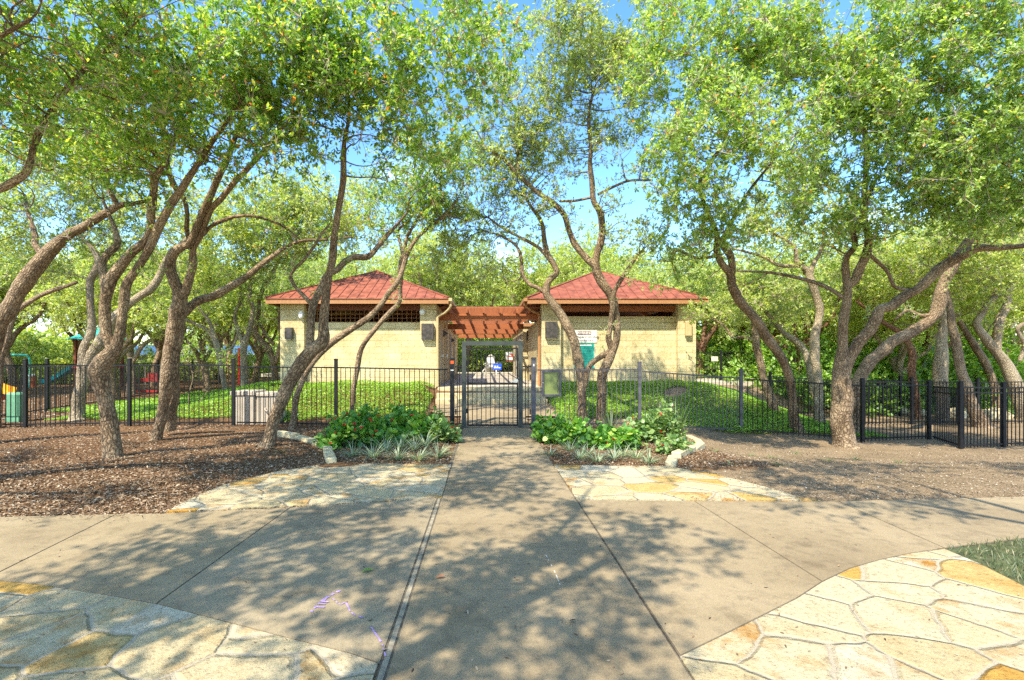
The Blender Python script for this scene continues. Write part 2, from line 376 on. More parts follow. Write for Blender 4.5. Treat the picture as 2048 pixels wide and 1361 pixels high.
def mat_block():
    """split-face limestone blocks laid in courses; UVs are metres"""
    m, n, l = new_mat("limestone_block")
    out = N_(n, "ShaderNodeOutputMaterial"); b = N_(n, "ShaderNodeBsdfPrincipled")
    b.inputs["Roughness"].default_value = 0.9; b.inputs["Specular IOR Level"].default_value = 0.15
    uv = N_(n, "ShaderNodeUVMap"); tc = N_(n, "ShaderNodeTexCoord")
    br = N_(n, "ShaderNodeTexBrick"); br.inputs["Scale"].default_value = 1.0
    br.inputs["Brick Width"].default_value = .42; br.inputs["Row Height"].default_value = .2
    br.inputs["Mortar Size"].default_value = .006; br.inputs["Mortar Smooth"].default_value = .4
    br.inputs["Color1"].default_value = (.65, .565, .36, 1); br.inputs["Color2"].default_value = (.58, .495, .30, 1); br.inputs["Mortar"].default_value = (.53, .45, .28, 1)
    l.new(uv.outputs[0], br.inputs["Vector"])
    no = N_(n, "ShaderNodeTexNoise"); no.inputs["Scale"].default_value = 11; no.inputs["Detail"].default_value = 8; no.inputs["Roughness"].default_value = .65
    bg = N_(n, "ShaderNodeTexNoise"); bg.inputs["Scale"].default_value = 1.6; bg.inputs["Detail"].default_value = 5
    l.new(tc.outputs["Object"], no.inputs["Vector"]); l.new(tc.outputs["Object"], bg.inputs["Vector"])
    r = ramp(n, [(0.3, (.78, .77, .75)), (0.6, (1.07, 1.06, 1.04))]); l.new(no.outputs[0], r.inputs[0])
    r2 = ramp(n, [(0.35, (.85, .80, .66)), (0.65, (1.08, 1.06, 1.02))]); l.new(bg.outputs[0], r2.inputs[0])
    a = N_(n, "ShaderNodeMixRGB"); a.blend_type = 'MULTIPLY'; a.inputs[0].default_value = .8
    c = N_(n, "ShaderNodeMixRGB"); c.blend_type = 'MULTIPLY'; c.inputs[0].default_value = .9
    l.new(br.outputs["Color"], a.inputs[1]); l.new(r.outputs[0], a.inputs[2]); l.new(a.outputs[0], c.inputs[1]); l.new(r2.outputs[0], c.inputs[2])
    l.new(c.outputs[0], b.inputs["Base Color"])
    h = N_(n, "ShaderNodeMath"); h.operation = 'MULTIPLY_ADD'; h.inputs[1].default_value = -1.2
    l.new(br.outputs["Fac"], h.inputs[0]); l.new(no.outputs[0], h.inputs[2])
    bp = N_(n, "ShaderNodeBump"); bp.inputs["Strength"].default_value = .7; bp.inputs["Distance"].default_value = .03
    l.new(h.outputs[0], bp.inputs["Height"]); l.new(bp.outputs[0], b.inputs["Normal"])
    l.new(b.outputs[0], out.inputs[0]); return m

def mat_wood(name, c0, c1):
    m, n, l = new_mat(name)
    out = N_(n, "ShaderNodeOutputMaterial"); b = N_(n, "ShaderNodeBsdfPrincipled"); b.inputs["Roughness"].default_value = .65
    uv = N_(n, "ShaderNodeUVMap"); mp = N_(n, "ShaderNodeMapping"); mp.inputs["Scale"].default_value = (14, 1.2, 1)
    no = N_(n, "ShaderNodeTexNoise"); no.inputs["Scale"].default_value = 2.5; no.inputs["Detail"].default_value = 7; no.inputs["Distortion"].default_value = .8
    l.new(uv.outputs[0], mp.inputs[0]); l.new(mp.outputs[0], no.inputs["Vector"])
    r = ramp(n, [(0.3, c0), (0.7, c1)]); l.new(no.outputs[0], r.inputs[0]); l.new(r.outputs[0], b.inputs["Base Color"])
    bp = N_(n, "ShaderNodeBump"); bp.inputs["Strength"].default_value = .25; bp.inputs["Distance"].default_value = .01
    l.new(no.outputs[0], bp.inputs["Height"]); l.new(bp.outputs[0], b.inputs["Normal"])
    l.new(b.outputs[0], out.inputs[0]); return m

def mat_ground():
    """bare earth, wood mulch and leaf litter by the mesh's own 'zone' attribute (0 earth, 1 mulch)"""
    m, n, l = new_mat("earth_and_mulch")
    out = N_(n, "ShaderNodeOutputMaterial"); b = N_(n, "ShaderNodeBsdfPrincipled")
    b.inputs["Roughness"].default_value = 1.0; b.inputs["Specular IOR Level"].default_value = .05
    tc = N_(n, "ShaderNodeTexCoord"); at = N_(n, "ShaderNodeAttribute"); at.attribute_name = "zone"
    f = N_(n, "ShaderNodeTexNoise"); f.inputs["Scale"].default_value = 34; f.inputs["Detail"].default_value = 9; f.inputs["Roughness"].default_value = .75
    g = N_(n, "ShaderNodeTexNoise"); g.inputs["Scale"].default_value = 1.3; g.inputs["Detail"].default_value = 6
    v = N_(n, "ShaderNodeTexVoronoi"); v.inputs["Scale"].default_value = 28
    for x in (f, g, v): l.new(tc.outputs["Object"], x.inputs["Vector"])
    e = ramp(n, [(0.28, (.15, .11, .07)), (0.5, (.28, .215, .14)), (0.72, (.40, .32, .22))]); l.new(f.outputs[0], e.inputs[0])
    e2 = ramp(n, [(0.3, (.72, .68, .62)), (0.7, (1.15, 1.08, 1.0))]); l.new(g.outputs[0], e2.inputs[0])
    ee = N_(n, "ShaderNodeMixRGB"); ee.blend_type = 'MULTIPLY'; ee.inputs[0].default_value = .9; l.new(e.outputs[0], ee.inputs[1]); l.new(e2.outputs[0], ee.inputs[2])
    mu = ramp(n, [(0.3, (.07, .038, .02)), (0.5, (.19, .11, .058)), (0.7, (.32, .205, .115))]); l.new(f.outputs[0], mu.inputs[0])
    mm = N_(n, "ShaderNodeMixRGB"); mm.blend_type = 'MULTIPLY'; mm.inputs[0].default_value = .8; l.new(mu.outputs[0], mm.inputs[1]); l.new(e2.outputs[0], mm.inputs[2])
    zz = N_(n, "ShaderNodeMixRGB"); l.new(at.outputs["Fac"], zz.inputs[0]); l.new(ee.outputs[0], zz.inputs[1]); l.new(mm.outputs[0], zz.inputs[2])
    l.new(zz.outputs[0], b.inputs["Base Color"])
    bp = N_(n, "ShaderNodeBump"); bp.inputs["Strength"].default_value = .9; bp.inputs["Distance"].default_value = .03
    l.new(f.outputs[0], bp.inputs["Height"]); l.new(bp.outputs[0], b.inputs["Normal"])
    l.new(b.outputs[0], out.inputs[0]); return m

def mat_random(name, stops, rough=.9):
    m, n, l = new_mat(name)
    out = N_(n, "ShaderNodeOutputMaterial"); b = N_(n, "ShaderNodeBsdfPrincipled"); b.inputs["Roughness"].default_value = rough
    b.inputs["Specular IOR Level"].default_value = .15
    geo = N_(n, "ShaderNodeNewGeometry"); r = ramp(n, stops); l.new(geo.outputs["Random Per Island"], r.inputs[0])
    l.new(r.outputs[0], b.inputs["Base Color"]); l.new(b.outputs[0], out.inputs[0]); return m

M = {}
M['conc'] = mat_concrete(); M['flag'] = mat_flag(); M['block'] = mat_block(); M['ground'] = mat_ground()
M['bark'] = mat_bark("oak_bark", (0.065, 0.044, 0.028), (0.246, 0.171, 0.103), (0.490, 0.371, 0.239), .6)
M['bark_pale'] = mat_bark("pale_bark", (0.121, 0.093, 0.062), (0.337, 0.271, 0.179), (0.567, 0.477, 0.322), .6)
M['bark_red'] = mat_bark("red_brown_bark", (0.075, 0.037, 0.022), (0.250, 0.131, 0.075), (0.425, 0.275, 0.175), .3)
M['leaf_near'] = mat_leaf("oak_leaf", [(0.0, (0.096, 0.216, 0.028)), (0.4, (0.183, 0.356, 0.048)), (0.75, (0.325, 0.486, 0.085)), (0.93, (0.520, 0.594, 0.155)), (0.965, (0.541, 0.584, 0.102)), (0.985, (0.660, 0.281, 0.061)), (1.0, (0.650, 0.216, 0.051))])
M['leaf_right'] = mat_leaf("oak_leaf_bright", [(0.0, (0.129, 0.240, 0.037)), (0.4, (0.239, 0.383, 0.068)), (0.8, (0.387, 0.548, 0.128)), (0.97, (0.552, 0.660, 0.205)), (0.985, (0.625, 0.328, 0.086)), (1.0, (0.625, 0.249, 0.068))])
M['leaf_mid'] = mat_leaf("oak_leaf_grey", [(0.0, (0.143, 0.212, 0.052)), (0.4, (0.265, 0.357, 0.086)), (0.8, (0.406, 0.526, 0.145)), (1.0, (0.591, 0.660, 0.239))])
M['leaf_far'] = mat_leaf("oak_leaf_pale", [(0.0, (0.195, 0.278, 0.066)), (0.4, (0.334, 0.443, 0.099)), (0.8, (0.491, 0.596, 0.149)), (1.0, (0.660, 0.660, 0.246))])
M['leaf_under'] = mat_leaf("undergrowth_leaf", [(0.0, (0.083, 0.180, 0.020)), (0.4, (0.180, 0.345, 0.036)), (0.8, (0.312, 0.509, 0.066)), (1.0, (0.493, 0.625, 0.132))], trans=.45)
M['leaf_cover'] = mat_leaf("ground_cover_leaf", [(0.0, (0.099, 0.209, 0.017)), (0.4, (0.198, 0.386, 0.029)), (0.85, (0.330, 0.548, 0.051)), (1.0, (0.496, 0.644, 0.101))], trans=.35)
M['leaf_bed'] = mat_leaf("bed_shrub_leaf", [(0.0, (0.042, 0.150, 0.017)), (0.4, (0.101, 0.270, 0.024)), (0.8, (0.203, 0.406, 0.041)), (1.0, (0.456, 0.600, 0.110))], trans=.35)
M['leaf_bed_pale'] = mat_leaf("pale_shrub_leaf", [(0.0, (0.072, 0.156, 0.036)), (0.4, (0.144, 0.264, 0.060)), (0.8, (0.240, 0.360, 0.108)), (1.0, (0.396, 0.504, 0.192))], trans=.35)
M['blade'] = mat_leaf("grass_blade", [(0.0, (.06, .12, .03)), (0.5, (.11, .19, .05)), (1.0, (.22, .30, .11))], trans=.3)
M['blade_dry'] = mat_leaf("lawn_blade", [(0.0, (.05, .09, .03)), (0.5, (.10, .15, .05)), (0.8, (.20, .20, .09)), (1.0, (.34, .28, .15))], trans=.3)
M['stripe'] = mat_leaf("striped_blade", [(0.0, (.14, .22, .12)), (0.45, (.30, .38, .22)), (1.0, (.55, .58, .42))], trans=.3)
M['flower'] = mat_leaf("red_petal", [(0.0, (.45, .02, .012)), (1.0, (.62, .07, .02))], trans=.25)
M['twig'] = mat_simple("twig", (.36, .30, .23), .9, var=.35)
M['chips'] = mat_random("mulch_chip", [(0, (0.050, 0.030, 0.018)), (.3, (0.143, 0.088, 0.054)), (.55, (0.251, 0.167, 0.097)), (.8, (0.351, 0.259, 0.167)), (1, (0.482, 0.395, 0.293))])
M['pebbles'] = mat_random("litter_bit", [(0, (0.086, 0.056, 0.033)), (.4, (0.225, 0.159, 0.101)), (.75, (0.346, 0.270, 0.187)), (1, (0.446, 0.411, 0.324))])
M['edge'] = mat_simple("edging_stone", (.58, .48, .28), .85, var=.3, scale=9, bump=.6)
M['black'] = mat_simple("black_powder_coat", (.012, .012, .013), .5, var=.3, scale=12, spec=.3)
M['black_worn'] = mat_simple("sun_faded_black_paint", (.075, .072, .085), .5, var=.45, scale=7, spec=.5)
M['frame'] = mat_simple("dark_green_black_paint", (.040, .048, .042), .45, var=.4, scale=4, spec=.5)
M['tan_trim'] = mat_wood("tan_painted_board", (.33, .155, .06), (.42, .205, .085))
M['cream_trim'] = mat_simple("cream_paint", (.52, .39, .20), .6, var=.08)
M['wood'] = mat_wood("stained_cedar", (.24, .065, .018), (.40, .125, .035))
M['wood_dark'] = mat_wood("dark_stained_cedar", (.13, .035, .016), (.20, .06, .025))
M['roof'] = mat_simple("red_metal_roof", (.25, .082, .05), .75, metal=0.0, var=.38, scale=5.0, spec=.15, bump=.15, bscale=9)
M['stuc'] = mat_simple("stucco", (.50, .40, .25), .9, var=.1, bump=.3)
M['door'] = mat_simple("grey_door_paint", (.30, .29, .27), .5, var=.1)
M['darkhole'] = mat_simple("dark_interior", (.05, .035, .028), .9)
M['bronze'] = mat_simple("dark_bronze", (.055, .045, .038), .4, var=.5, scale=10, spec=.6)
M['white'] = mat_simple("white_paint", (.78, .76, .70), .5, var=.06)
M['offwhite'] = mat_simple("offwhite_plastic", (.62, .56, .46), .55, var=.1)
M['teal'] = mat_simple("teal_sign", (.01, .27, .22), .4, var=.12)
M['teal_dark'] = mat_simple("teal_sign_print", (.004, .12, .10), .5)
M['maroon'] = mat_simple("maroon_sign", (.12, .025, .02), .5)
M['ink'] = mat_simple("black_ink", (.02, .02, .02), .6)
M['blue'] = mat_simple("blue_sign", (.012, .07, .55), .4, var=.1)
M['orange'] = mat_simple("orange_sticker", (.75, .10, .012), .5)
M['olive'] = mat_simple("olive_backing", (.15, .19, .055), .25, var=.15, scale=3, spec=.6)
M['silver'] = mat_simple("silver_metal", (.62, .62, .60), .3, metal=.8, var=.1)
M['slide'] = mat_simple("teal_plastic", (0.024, 0.374, 0.408), .35, var=.15)
M['turq'] = mat_simple("turquoise_pipe", (.04, .40, .36), .35, var=.1)
M['play_orange'] = mat_simple("orange_plastic", (.55, .10, .02), .45, var=.15)
M['play_yellow'] = mat_simple("yellow_plastic", (.80, .36, .015), .4, var=.1)
M['play_red'] = mat_simple("red_plastic", (.50, .03, .02), .4, var=.1)
M['play_green'] = mat_simple("green_plastic", (.02, .26, .12), .45, var=.1)
M['pedestal'] = mat_simple("green_utility_box", (.12, .30, .17), .6, var=.15)
M['util'] = mat_simple("beige_cabinet", (.44, .38, .30), .7, var=.15, scale=3)
M['grey_wall'] = mat_simple("grey_cladding", (.36, .37, .37), .7, var=.1)
M['deck'] = mat_simple("pool_deck", (.46, .41, .33), .85, var=.12, scale=3, bump=.2)
M['mat_grey'] = mat_simple("grey_runner", (.22, .22, .22), .9, var=.15)
M['step'] = mat_simple("limestone_step", (.52, .43, .25), .85, var=.2, scale=5, bump=.4)
M['chalk'] = mat_simple("purple_chalk", (.34, .24, .44), .95, var=.3, scale=60)
M['joint'] = mat_simple("joint_filler", (.12, .098, .07), .95, var=.4, scale=30)
M['strip'] = mat_simple("expansion_strip", (.27, .23, .16), .9, var=.35, scale=20)
M['lawn'] = mat_simple("lawn_soil", (.075, .085, .035), 1.0, var=.5, scale=9)
M['rust'] = mat_simple("rusty_wire", (.33, .15, .05), .7, var=.2)
# ------------------------------------------------------------------ ground
def walkz(Y): return 0.235 * np.clip((np.asarray(Y, float) - 11.9) / 3.6, 0, 1)
def gz(X, Y):
    X = np.asarray(X, float); Y = np.asarray(Y, float)
    right = -0.40 * sstep(2.2, 7.5, X) * sstep(6.3, 11.5, Y)
    xr = 3.4 * sstep(17.5, 20, Y)
    u = sstep(12.5, 16.2, Y) * (1 - sstep(6.6, 10.8, X - xr)) * (1 - sstep(6.4, 11.0, -X))
    top = 0.80 - 0.22 * sstep(16.6, 16.9, Y)
    z = right * (1 - u) + top * u
    c = (1 - sstep(1.55, 2.3, np.abs(X - 0.2))) * sstep(11.0, 12.0, Y)
    wz = np.where(Y > 16.0, 0.6, walkz(Y) - 0.03)
    z = z * (1 - c) + wz * c
    bumpy = sstep(5.8, 7.0, Y) * (1 - (np.abs(X - .25) < 1.0))
    return z + bumpy * (0.025 * np.sin(1.9 * X + 1.1 * np.sin(1.3 * Y)) * np.sin(1.7 * Y + .8) )

gx = np.concatenate([-np.geomspace(400, 15, 26), np.arange(-14.6, 14.61, .22), np.geomspace(15, 400, 26)])
gy = np.concatenate([-np.geomspace(60, 5.2, 8), np.arange(-5, 24.01, .22), np.geomspace(24.5, 600, 34)])
GX, GY = np.meshgrid(gx, gy)
GV = np.stack([GX, GY, gz(GX, GY)], -1).reshape(-1, 3)
nx, ny = len(gx), len(gy)
ii = (np.arange(ny - 1)[:, None] * nx + np.arange(nx - 1)[None, :]).ravel()
gme = make_mesh("ground", GV, [np.stack([ii, ii + 1, ii + 1 + nx, ii + nx], -1)], None, [M['ground']], smooth=True)
zone = (1 - sstep(-.8, .0, GV[:, 0])) * sstep(3.5, 5.0, GV[:, 1])
inbed = (np.abs(GV[:, 0]) < 4.6) & (GV[:, 1] > 7.4) & (GV[:, 1] < 12.3)
zone = np.where(inbed & (GV[:, 0] < 4.3), 1.0, zone)
gat = gme.attributes.new("zone", 'FLOAT', 'POINT'); gat.data.foreach_set("value", zone.astype(np.float32))
tag(link("ground", gme), kind="structure")

# ------------------------------------------------------------------ paving
def inset(poly, d):
    p = np.array(poly, float); n = len(p)
    area = .5 * sum(p[i][0]*p[(i+1)%n][1] - p[(i+1)%n][0]*p[i][1] for i in range(n))
    if area < 0: p = p[::-1]
    out = []
    for i in range(n):
        a, b, c = p[i-1], p[i], p[(i+1) % n]
        e1 = (b-a)/np.linalg.norm(b-a); e2 = (c-b)/np.linalg.norm(c-b)
        n1 = np.array([-e1[1], e1[0]]); n2 = np.array([-e2[1], e2[0]])
        k = n1 + n2; k /= max(.25, np.dot(k, k)) / 2
        out.append(b + k * d)
    return out
def ccw(poly): return inset(poly, 0.0)
def wob(poly, amp, step, seed):
    """rough broken edge"""
    rr = np.random.default_rng(seed); p = np.array(poly, float); out = []
    for i in range(len(p)):
        a, b = p[i], p[(i+1) % len(p)]; k = max(1, int(np.linalg.norm(b-a)/step))
        for j in range(k): out.append(a + (b-a)*j/k + rr.normal(0, amp, 2))
    return out
def clampx(poly, lo=None, hi=None):
    return [(max(x, lo) if lo is not None else x if hi is None else min(x, hi), y) for x, y in poly]

slabs = {
 'a': [(-900,1049),(0,1037),(233,1031.5),(-30,1163),(-200,1150),(-900,1112)],
 'b': [(233,1031.5),(330,1030),(581,1018),(313,1212),(200,1192),(75,1173),(-30,1163)],
 'c': [(581,1018),(740,1008),(898,998.5),(778,1332),(700,1312),(560,1277),(420,1240),(313,1212)],
 'd': [(1120,1002),(1240,1004),(1388,1005),(1645,1168),(1595,1201),(1518,1240),(1454,1272),(1360,1318)],
 'e': [(1388,1005),(1530,1005.5),(1677,1006),(1889,1100),(1825,1110),(1758,1124),(1701,1141),(1645,1168)],
 'f': [(1677,1006),(1800,1002),(1933,999),(2190,1068),(2048,1080),(1970,1090),(1889,1100)],
 'g': [(1933,999),(2200,993),(2900,980),(3000,1030),(2190,1068)]}
und = MB(); con = MB()
for k, pp in slabs.items():
    w = [tuple(G(*q)) for q in pp]
    if k == 'c': w = [(min(x, -.545), y) for x, y in w]
    if k == 'd': w = [(max(x, 1.035), y) for x, y in w]
    und.prism(ccw(w), -.03, .010); con.prism(inset(w, .007), -.02, .016)
for y0, y1 in ((-6, -2.2), (-2.2, .7), (.7, 3.53), (3.53, 4.92), (4.92, 8.45), (8.45, 11.86)):
    und.prism([(-.545, y0), (1.035, y0), (1.035, y1), (-.545, y1)], -.03, .010)
    con.prism(inset([(-.495, y0), (1.028, y0), (1.028, y1), (-.495, y1)], .005 if y0 > 4 else .004), -.02, .016)
EX = MB(); EX.prism([(-.536, -6), (-.506, -6), (-.506, 5.9), (-.536, 5.9)], -.02, .0135)
tag(con.build("path", M['conc']), kind="structure"); tag(und.build("path_joints", M['joint']), kind="structure")
tag(EX.build("path_expansion_strip", M['strip']), kind="structure")
up = MB()
for y0, y1 in ((11.87, 13.4), (13.4, 14.8), (14.8, 15.6)):
    x0a, x1a = (-.62, 1.06) if y0 < 12 else (-1.45, 1.86)
    up.poly([(x0a, y0+.005, walkz(y0)+.016), (x1a, y0+.005, walkz(y0)+.016), (x1a, y1-.005, walkz(y1)+.016), (x0a, y1-.005, walkz(y1)+.016)])
tag(up.build("walkway_beyond_gate", M['conc']), kind="structure")

fl = MB()
near_l = [(-9, 4.35)] + [tuple(G(*q)) for q in ((-900,1112),(-200,1150),(-30,1163),(75,1173),(200,1192),(313,1212),(420,1240),(560,1277),(700,1312),(778,1332))]
near_l = [(min(x, -.56), y) for x, y in near_l] + [(-.56, -5), (-9, -5)]
near_r = [tuple(G(*q)) for q in ((1360,1318),(1454,1272),(1518,1240),(1595,1201),(1645,1168),(1701,1141),(1758,1124),(1825,1110),(1889,1101),(1960,1131),(2048,1176))]
near_r = [(max(x, 1.04), y) for x, y in near_r] + [(3.5, 2.4), (3.0, 1.0), (2.6, -5), (1.04, -5)]
far_l = [tuple(G(*q)) for q in ((330,1029),(352,1016),(382,1000),(450,972),(505,958),(560,945),(620,936),(662,929),(780,930),(903,932),(898,998),(740,1007),(581,1016))]
far_l = [(min(x, -.505), y) for x, y in far_l]
far_r = [tuple(G(*q)) for q in ((1090,932),(1200,934),(1335,935),(1430,952),(1500,969),(1560,985),(1600,996),(1640,1004),(1388,1003.5),(1240,1002.5),(1110,1001))]
far_r = [(max(x, 1.036), y) for x, y in far_r]
rough = lambda poly, s: wob(poly, .012, .22, s)
fl.prism(ccw(near_l), -.03, .012); fl.prism(ccw(near_r), -.03, .012)
fl.prism(ccw(rough(far_l, 1)), -.05, .020); fl.prism(ccw(rough(far_r, 2)), -.05, .020)
tag(fl.build("flagstone_paving", M['flag']), kind="structure")
lawn_poly = [tuple(G(*q)) for q in ((1889,1101),(1970,1090),(2048,1080),(2190,1068),(3000,1030))] + [(14, 4.6), (14, -5), (2.6, -5), (3.0, 1.0), (3.5, 2.4)] + [tuple(G(*q)) for q in ((2048,1176),(1960,1131))]
lw = MB(); lw.prism(ccw(lawn_poly), -.03, .006); tag(lw.build("lawn", M['lawn']), kind="structure")

# ------------------------------------------------------------------ pool steps and deck
st = MB()
for k, y in enumerate((15.5, 15.83, 16.16)):
    st.box((-1.5, y, .1), (1.9, 16.9 if k == 2 else y + .36, .235 + .155 * (k + 1)), .012)
so = st.build("steps", M['step']); tag(so, "three broad cream limestone steps rising from the gate to the pool deck", "steps")
dk = MB(); dk.box((-1.57, 16.905, .5), (1.83, 60, .70)); dk.box((-14, 32, .5), (-1.575, 60, .698)); dk.box((1.835, 32, .5), (14, 60, .698)); dk.box((6.9, 20.6, .3), (11.6, 31.99, .69))
tag(dk.build("pool_deck", M['deck']), kind="structure")

# ------------------------------------------------------------------ pavilions
def pavilion(side):
    L = side == 'L'
    if L:
        X0, X1, pl, pr, top = -6.62, -1.58, -5.85, -2.10, 2.81; E0, E1 = -6.95, -1.155
        lab = "cream stone bath house with red hip roof and wire grille, left of the pergola"
    else:
        X0, X1, pl, pr, top = 1.84, 6.82, 2.45, 6.24, 2.94; E0, E1 = 1.34, 7.10
        lab = "cream limestone pavilion with red hip roof open under the eaves, warning sign on its wall"
    root = empty("pavilion", ((X0+X1)/2, 19.2, .7), lab, "building")
    off = -np.array(root.location)
    def fin(mb, name, mat, par=root, **k):
        mb.V = [np.asarray(v) + (off if par is root else off) for v in mb.V]
        return mb.build(name, mat, par, **k)
    Y0, YB, zt = 16.55, 21.8, 3.40
    w = MB()
    w.box((pl, Y0+.2, .45), (pr, Y0+.42, top))                      # front wall between the corner piers
    w.box((X0, Y0+.56, .45), (X0+.22, YB-.5, top if not L else zt)); w.box((X0, YB-.22, .45), (X1, YB, top if not L else zt))
    w.box((X1-.22, Y0+.56, .45), (X1, YB-.24, zt if L else 3.3)) 
    fin(w, "wall", M['block'])
    if not L:
        cp = MB(); cp.box((pl+.003, Y0+.17, top+.002), (pr-.003, Y0+.45, top+.06)); fin(cp, "wall_cap", M['cream_trim'])
    for a, b in ((X0, pl), (pr, X1)):
        p = MB(); p.box((a, Y0, .45), (b, Y0+.555, zt)); fin(p, "pier", M['block'])
    fn = MB()
    if L:
        fn.box((X0-.03, Y0+.05, .45), (X1+.03, Y0+.1, .5))
    # roof: pyramid of standing-seam metal
    cx, cy, za, ze = (E0+E1)/2, 19.2, 4.92, 3.545
    A = np.array([cx, cy, za]); c = [np.array(q) for q in ((E0,16.2,ze),(E1,16.2,ze),(E1,22.2,ze),(E0,22.2,ze))]
    r = MB()
    for i in range(4):
        a, b = c[i], c[(i+1) % 4]
        r.poly([a, b, A])
        n = np.cross(b-a, A-a); n /= np.linalg.norm(n); e = (b-a)/np.linalg.norm(b-a); Lg = np.linalg.norm(b-a)
        mid = (a+b)/2; upv = A - mid
        s = .15
        while s < Lg:
            t = 1 - abs(2*s/Lg - 1); p = a + e*s; q = p + upv*t*.985
            r.bar(p + n*.010, q + n*.010, .018, .026, up=n); s += .305
        r.bar(a + n*.02, A, .10, .035, up=(0,0,1))                   # hip cap
        o = np.cross(e, (0,0,1)); r.poly([a, b, b+o*.03-np.array([0,0,.03]), a+o*.03-np.array([0,0,.03])][::-1])
    rf = fin(r, "roof", M['roof'])
    f = MB(); h = .185; t = .045
    f.box((E0, 16.2, ze-h), (E1, 16.2+t, ze-.004)); f.box((E0, 22.2-t, ze-h), (E1, 22.2, ze-.004))
    f.box((E0, 16.2+t+.001, ze-h), (E0+t, 22.2-t-.001, ze-.004)); f.box((E1-t, 16.2+t+.001, ze-h), (E1, 22.2-t-.001, ze-.004))
    fin(f, "fascia", M['tan_trim'], rf) if False else fin(f, "fascia", M['tan_trim'])
    s = MB()                                                          # boarded underside
    d = np.array([0, 0, -.10]); k_ = [q + d + (A-q)*.012 for q in c]
    for i in range(4): s.poly([k_[(i+1) % 4], k_[i], A + d])
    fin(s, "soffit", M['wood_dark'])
    bm = MB()
    zb = 3.16 if not L else 3.2
    for yb in (Y0+.30, YB-.3): bm.box((X0+.1, yb-.07, zb), (X1-.1, yb+.07, zb+.2))
    for xb in (X0+.2, X1-.25): bm.box((xb-.06, Y0+.6, zb+.005), (xb+.06, YB-.5, zb+.195))
    for q in c: 
        v = (A - q); bm.bar(q + d*1.9 + v*.03, q + d*1.9 + v*.97, .09, .14)
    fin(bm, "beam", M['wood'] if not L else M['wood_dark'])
    if L:
        g = MB(); z0, z1 = top+.005, zt-.04
        for x in np.arange(pl+.02, pr, .155): g.box((x, Y0+.28, z0), (x+.012, Y0+.292, z1))
        for z in np.linspace(z0, z1-.01, 5): g.box((pl+.004, Y0+.2935, z), (pr-.004, Y0+.305, z+.012))
        fin(g, "wire_grille", M['rust'])
        # side doors and gutter with its downspout
        for y0, y1, mt in ((17.7, 18.65, 'door'), (19.9, 20.85, 'door')):
            fr = MB(); fr.box((X1+.002, y0-.07, .70), (X1+.045, y0, 2.85)); fr.box((X1+.002, y1, .70), (X1+.045, y1+.07, 2.85)); fr.box((X1+.002, y0-.07, 2.852), (X1+.045, y1+.07, 2.93))
            dd = MB(); dd.box((X1+.002, y0+.003, .71), (X1+.03, y1-.003, 2.848))
            door = fin(dd, "door", M['door']); fin(fr, "door_frame", M['cream_trim'], door)
            hn = MB(); hn.box((X1+.032, y1-.14, 1.68), (X1+.075, y1-.09, 1.80)); fin(hn, "handle", M['silver'], door)
        gt = MB(); gt.box((E1+.002, 16.18, 3.44), (E1+.11, 22.2, 3.54)); fin(gt, "gutter", M['cream_trim'])
        ds = MB(); ds.tube(catmull([(E1+.06,16.28,3.46),(E1+.055,16.29,3.28),(E1-.12,16.40,3.10),(-1.50,16.49,2.98),(-1.53,16.5,2.80),(-1.53,16.5,1.6),(-1.53,16.5,.72)], 5), .042, 8)
        fin(ds, "downspout", M['cream_trim'], smooth=True)
    else:
        gt = MB(); gt.box((E0-.11, 16.18, 3.44), (E0-.002, 22.2, 3.54)); fin(gt, "gutter", M['tan_trim'])
        ds = MB(); ds.tube(catmull([(E0-.05,16.5,3.45),(E0-.03,16.5,3.32),(1.6,16.75,3.15),(1.79,16.9,3.08),(1.79,16.9,2.8),(1.79,16.9,.72)], 5), .04, 8); fin(ds, "downspout", M['tan_trim'], smooth=True)
    return root
pavilion('L'); pavilion('R')

def rear_wing(x0, x1, lab):
    root = empty("stone_block_wing", ((x0+x1)/2, 27, .7), lab, "building"); o = -np.array(root.location)
    m = MB(); m.box((x0, 22.7, .6), (x1, 31, 3.05)); m.V = [v + o for v in map(np.asarray, m.V)]; m.build("wall", M['block'], root)
    m = MB(); m.box((x0-.08, 22.62, 3.052), (x1+.08, 31.1, 3.2)); m.V = [v + o for v in map(np.asarray, m.V)]; m.build("roof_edge", M['tan_trim'], root)
    xs = x1 if x0 < 0 else x0; sg = 1 if x0 < 0 else -1
    for y in (24.0, 27.0):
        m = MB(); m.box((min(xs+sg*.002, xs+sg*.04), y, .71), (max(xs+sg*.002, xs+sg*.04), y+.95, 2.75)); m.V = [v + o for v in map(np.asarray, m.V)]; m.build("door", M['door'], root)
rear_wing(-6.2, -1.66, "low stone wing behind the left bath house, along the pergola")
rear_wing(1.68, 6.2, "low stone wing behind the right pavilion, along the pergola")

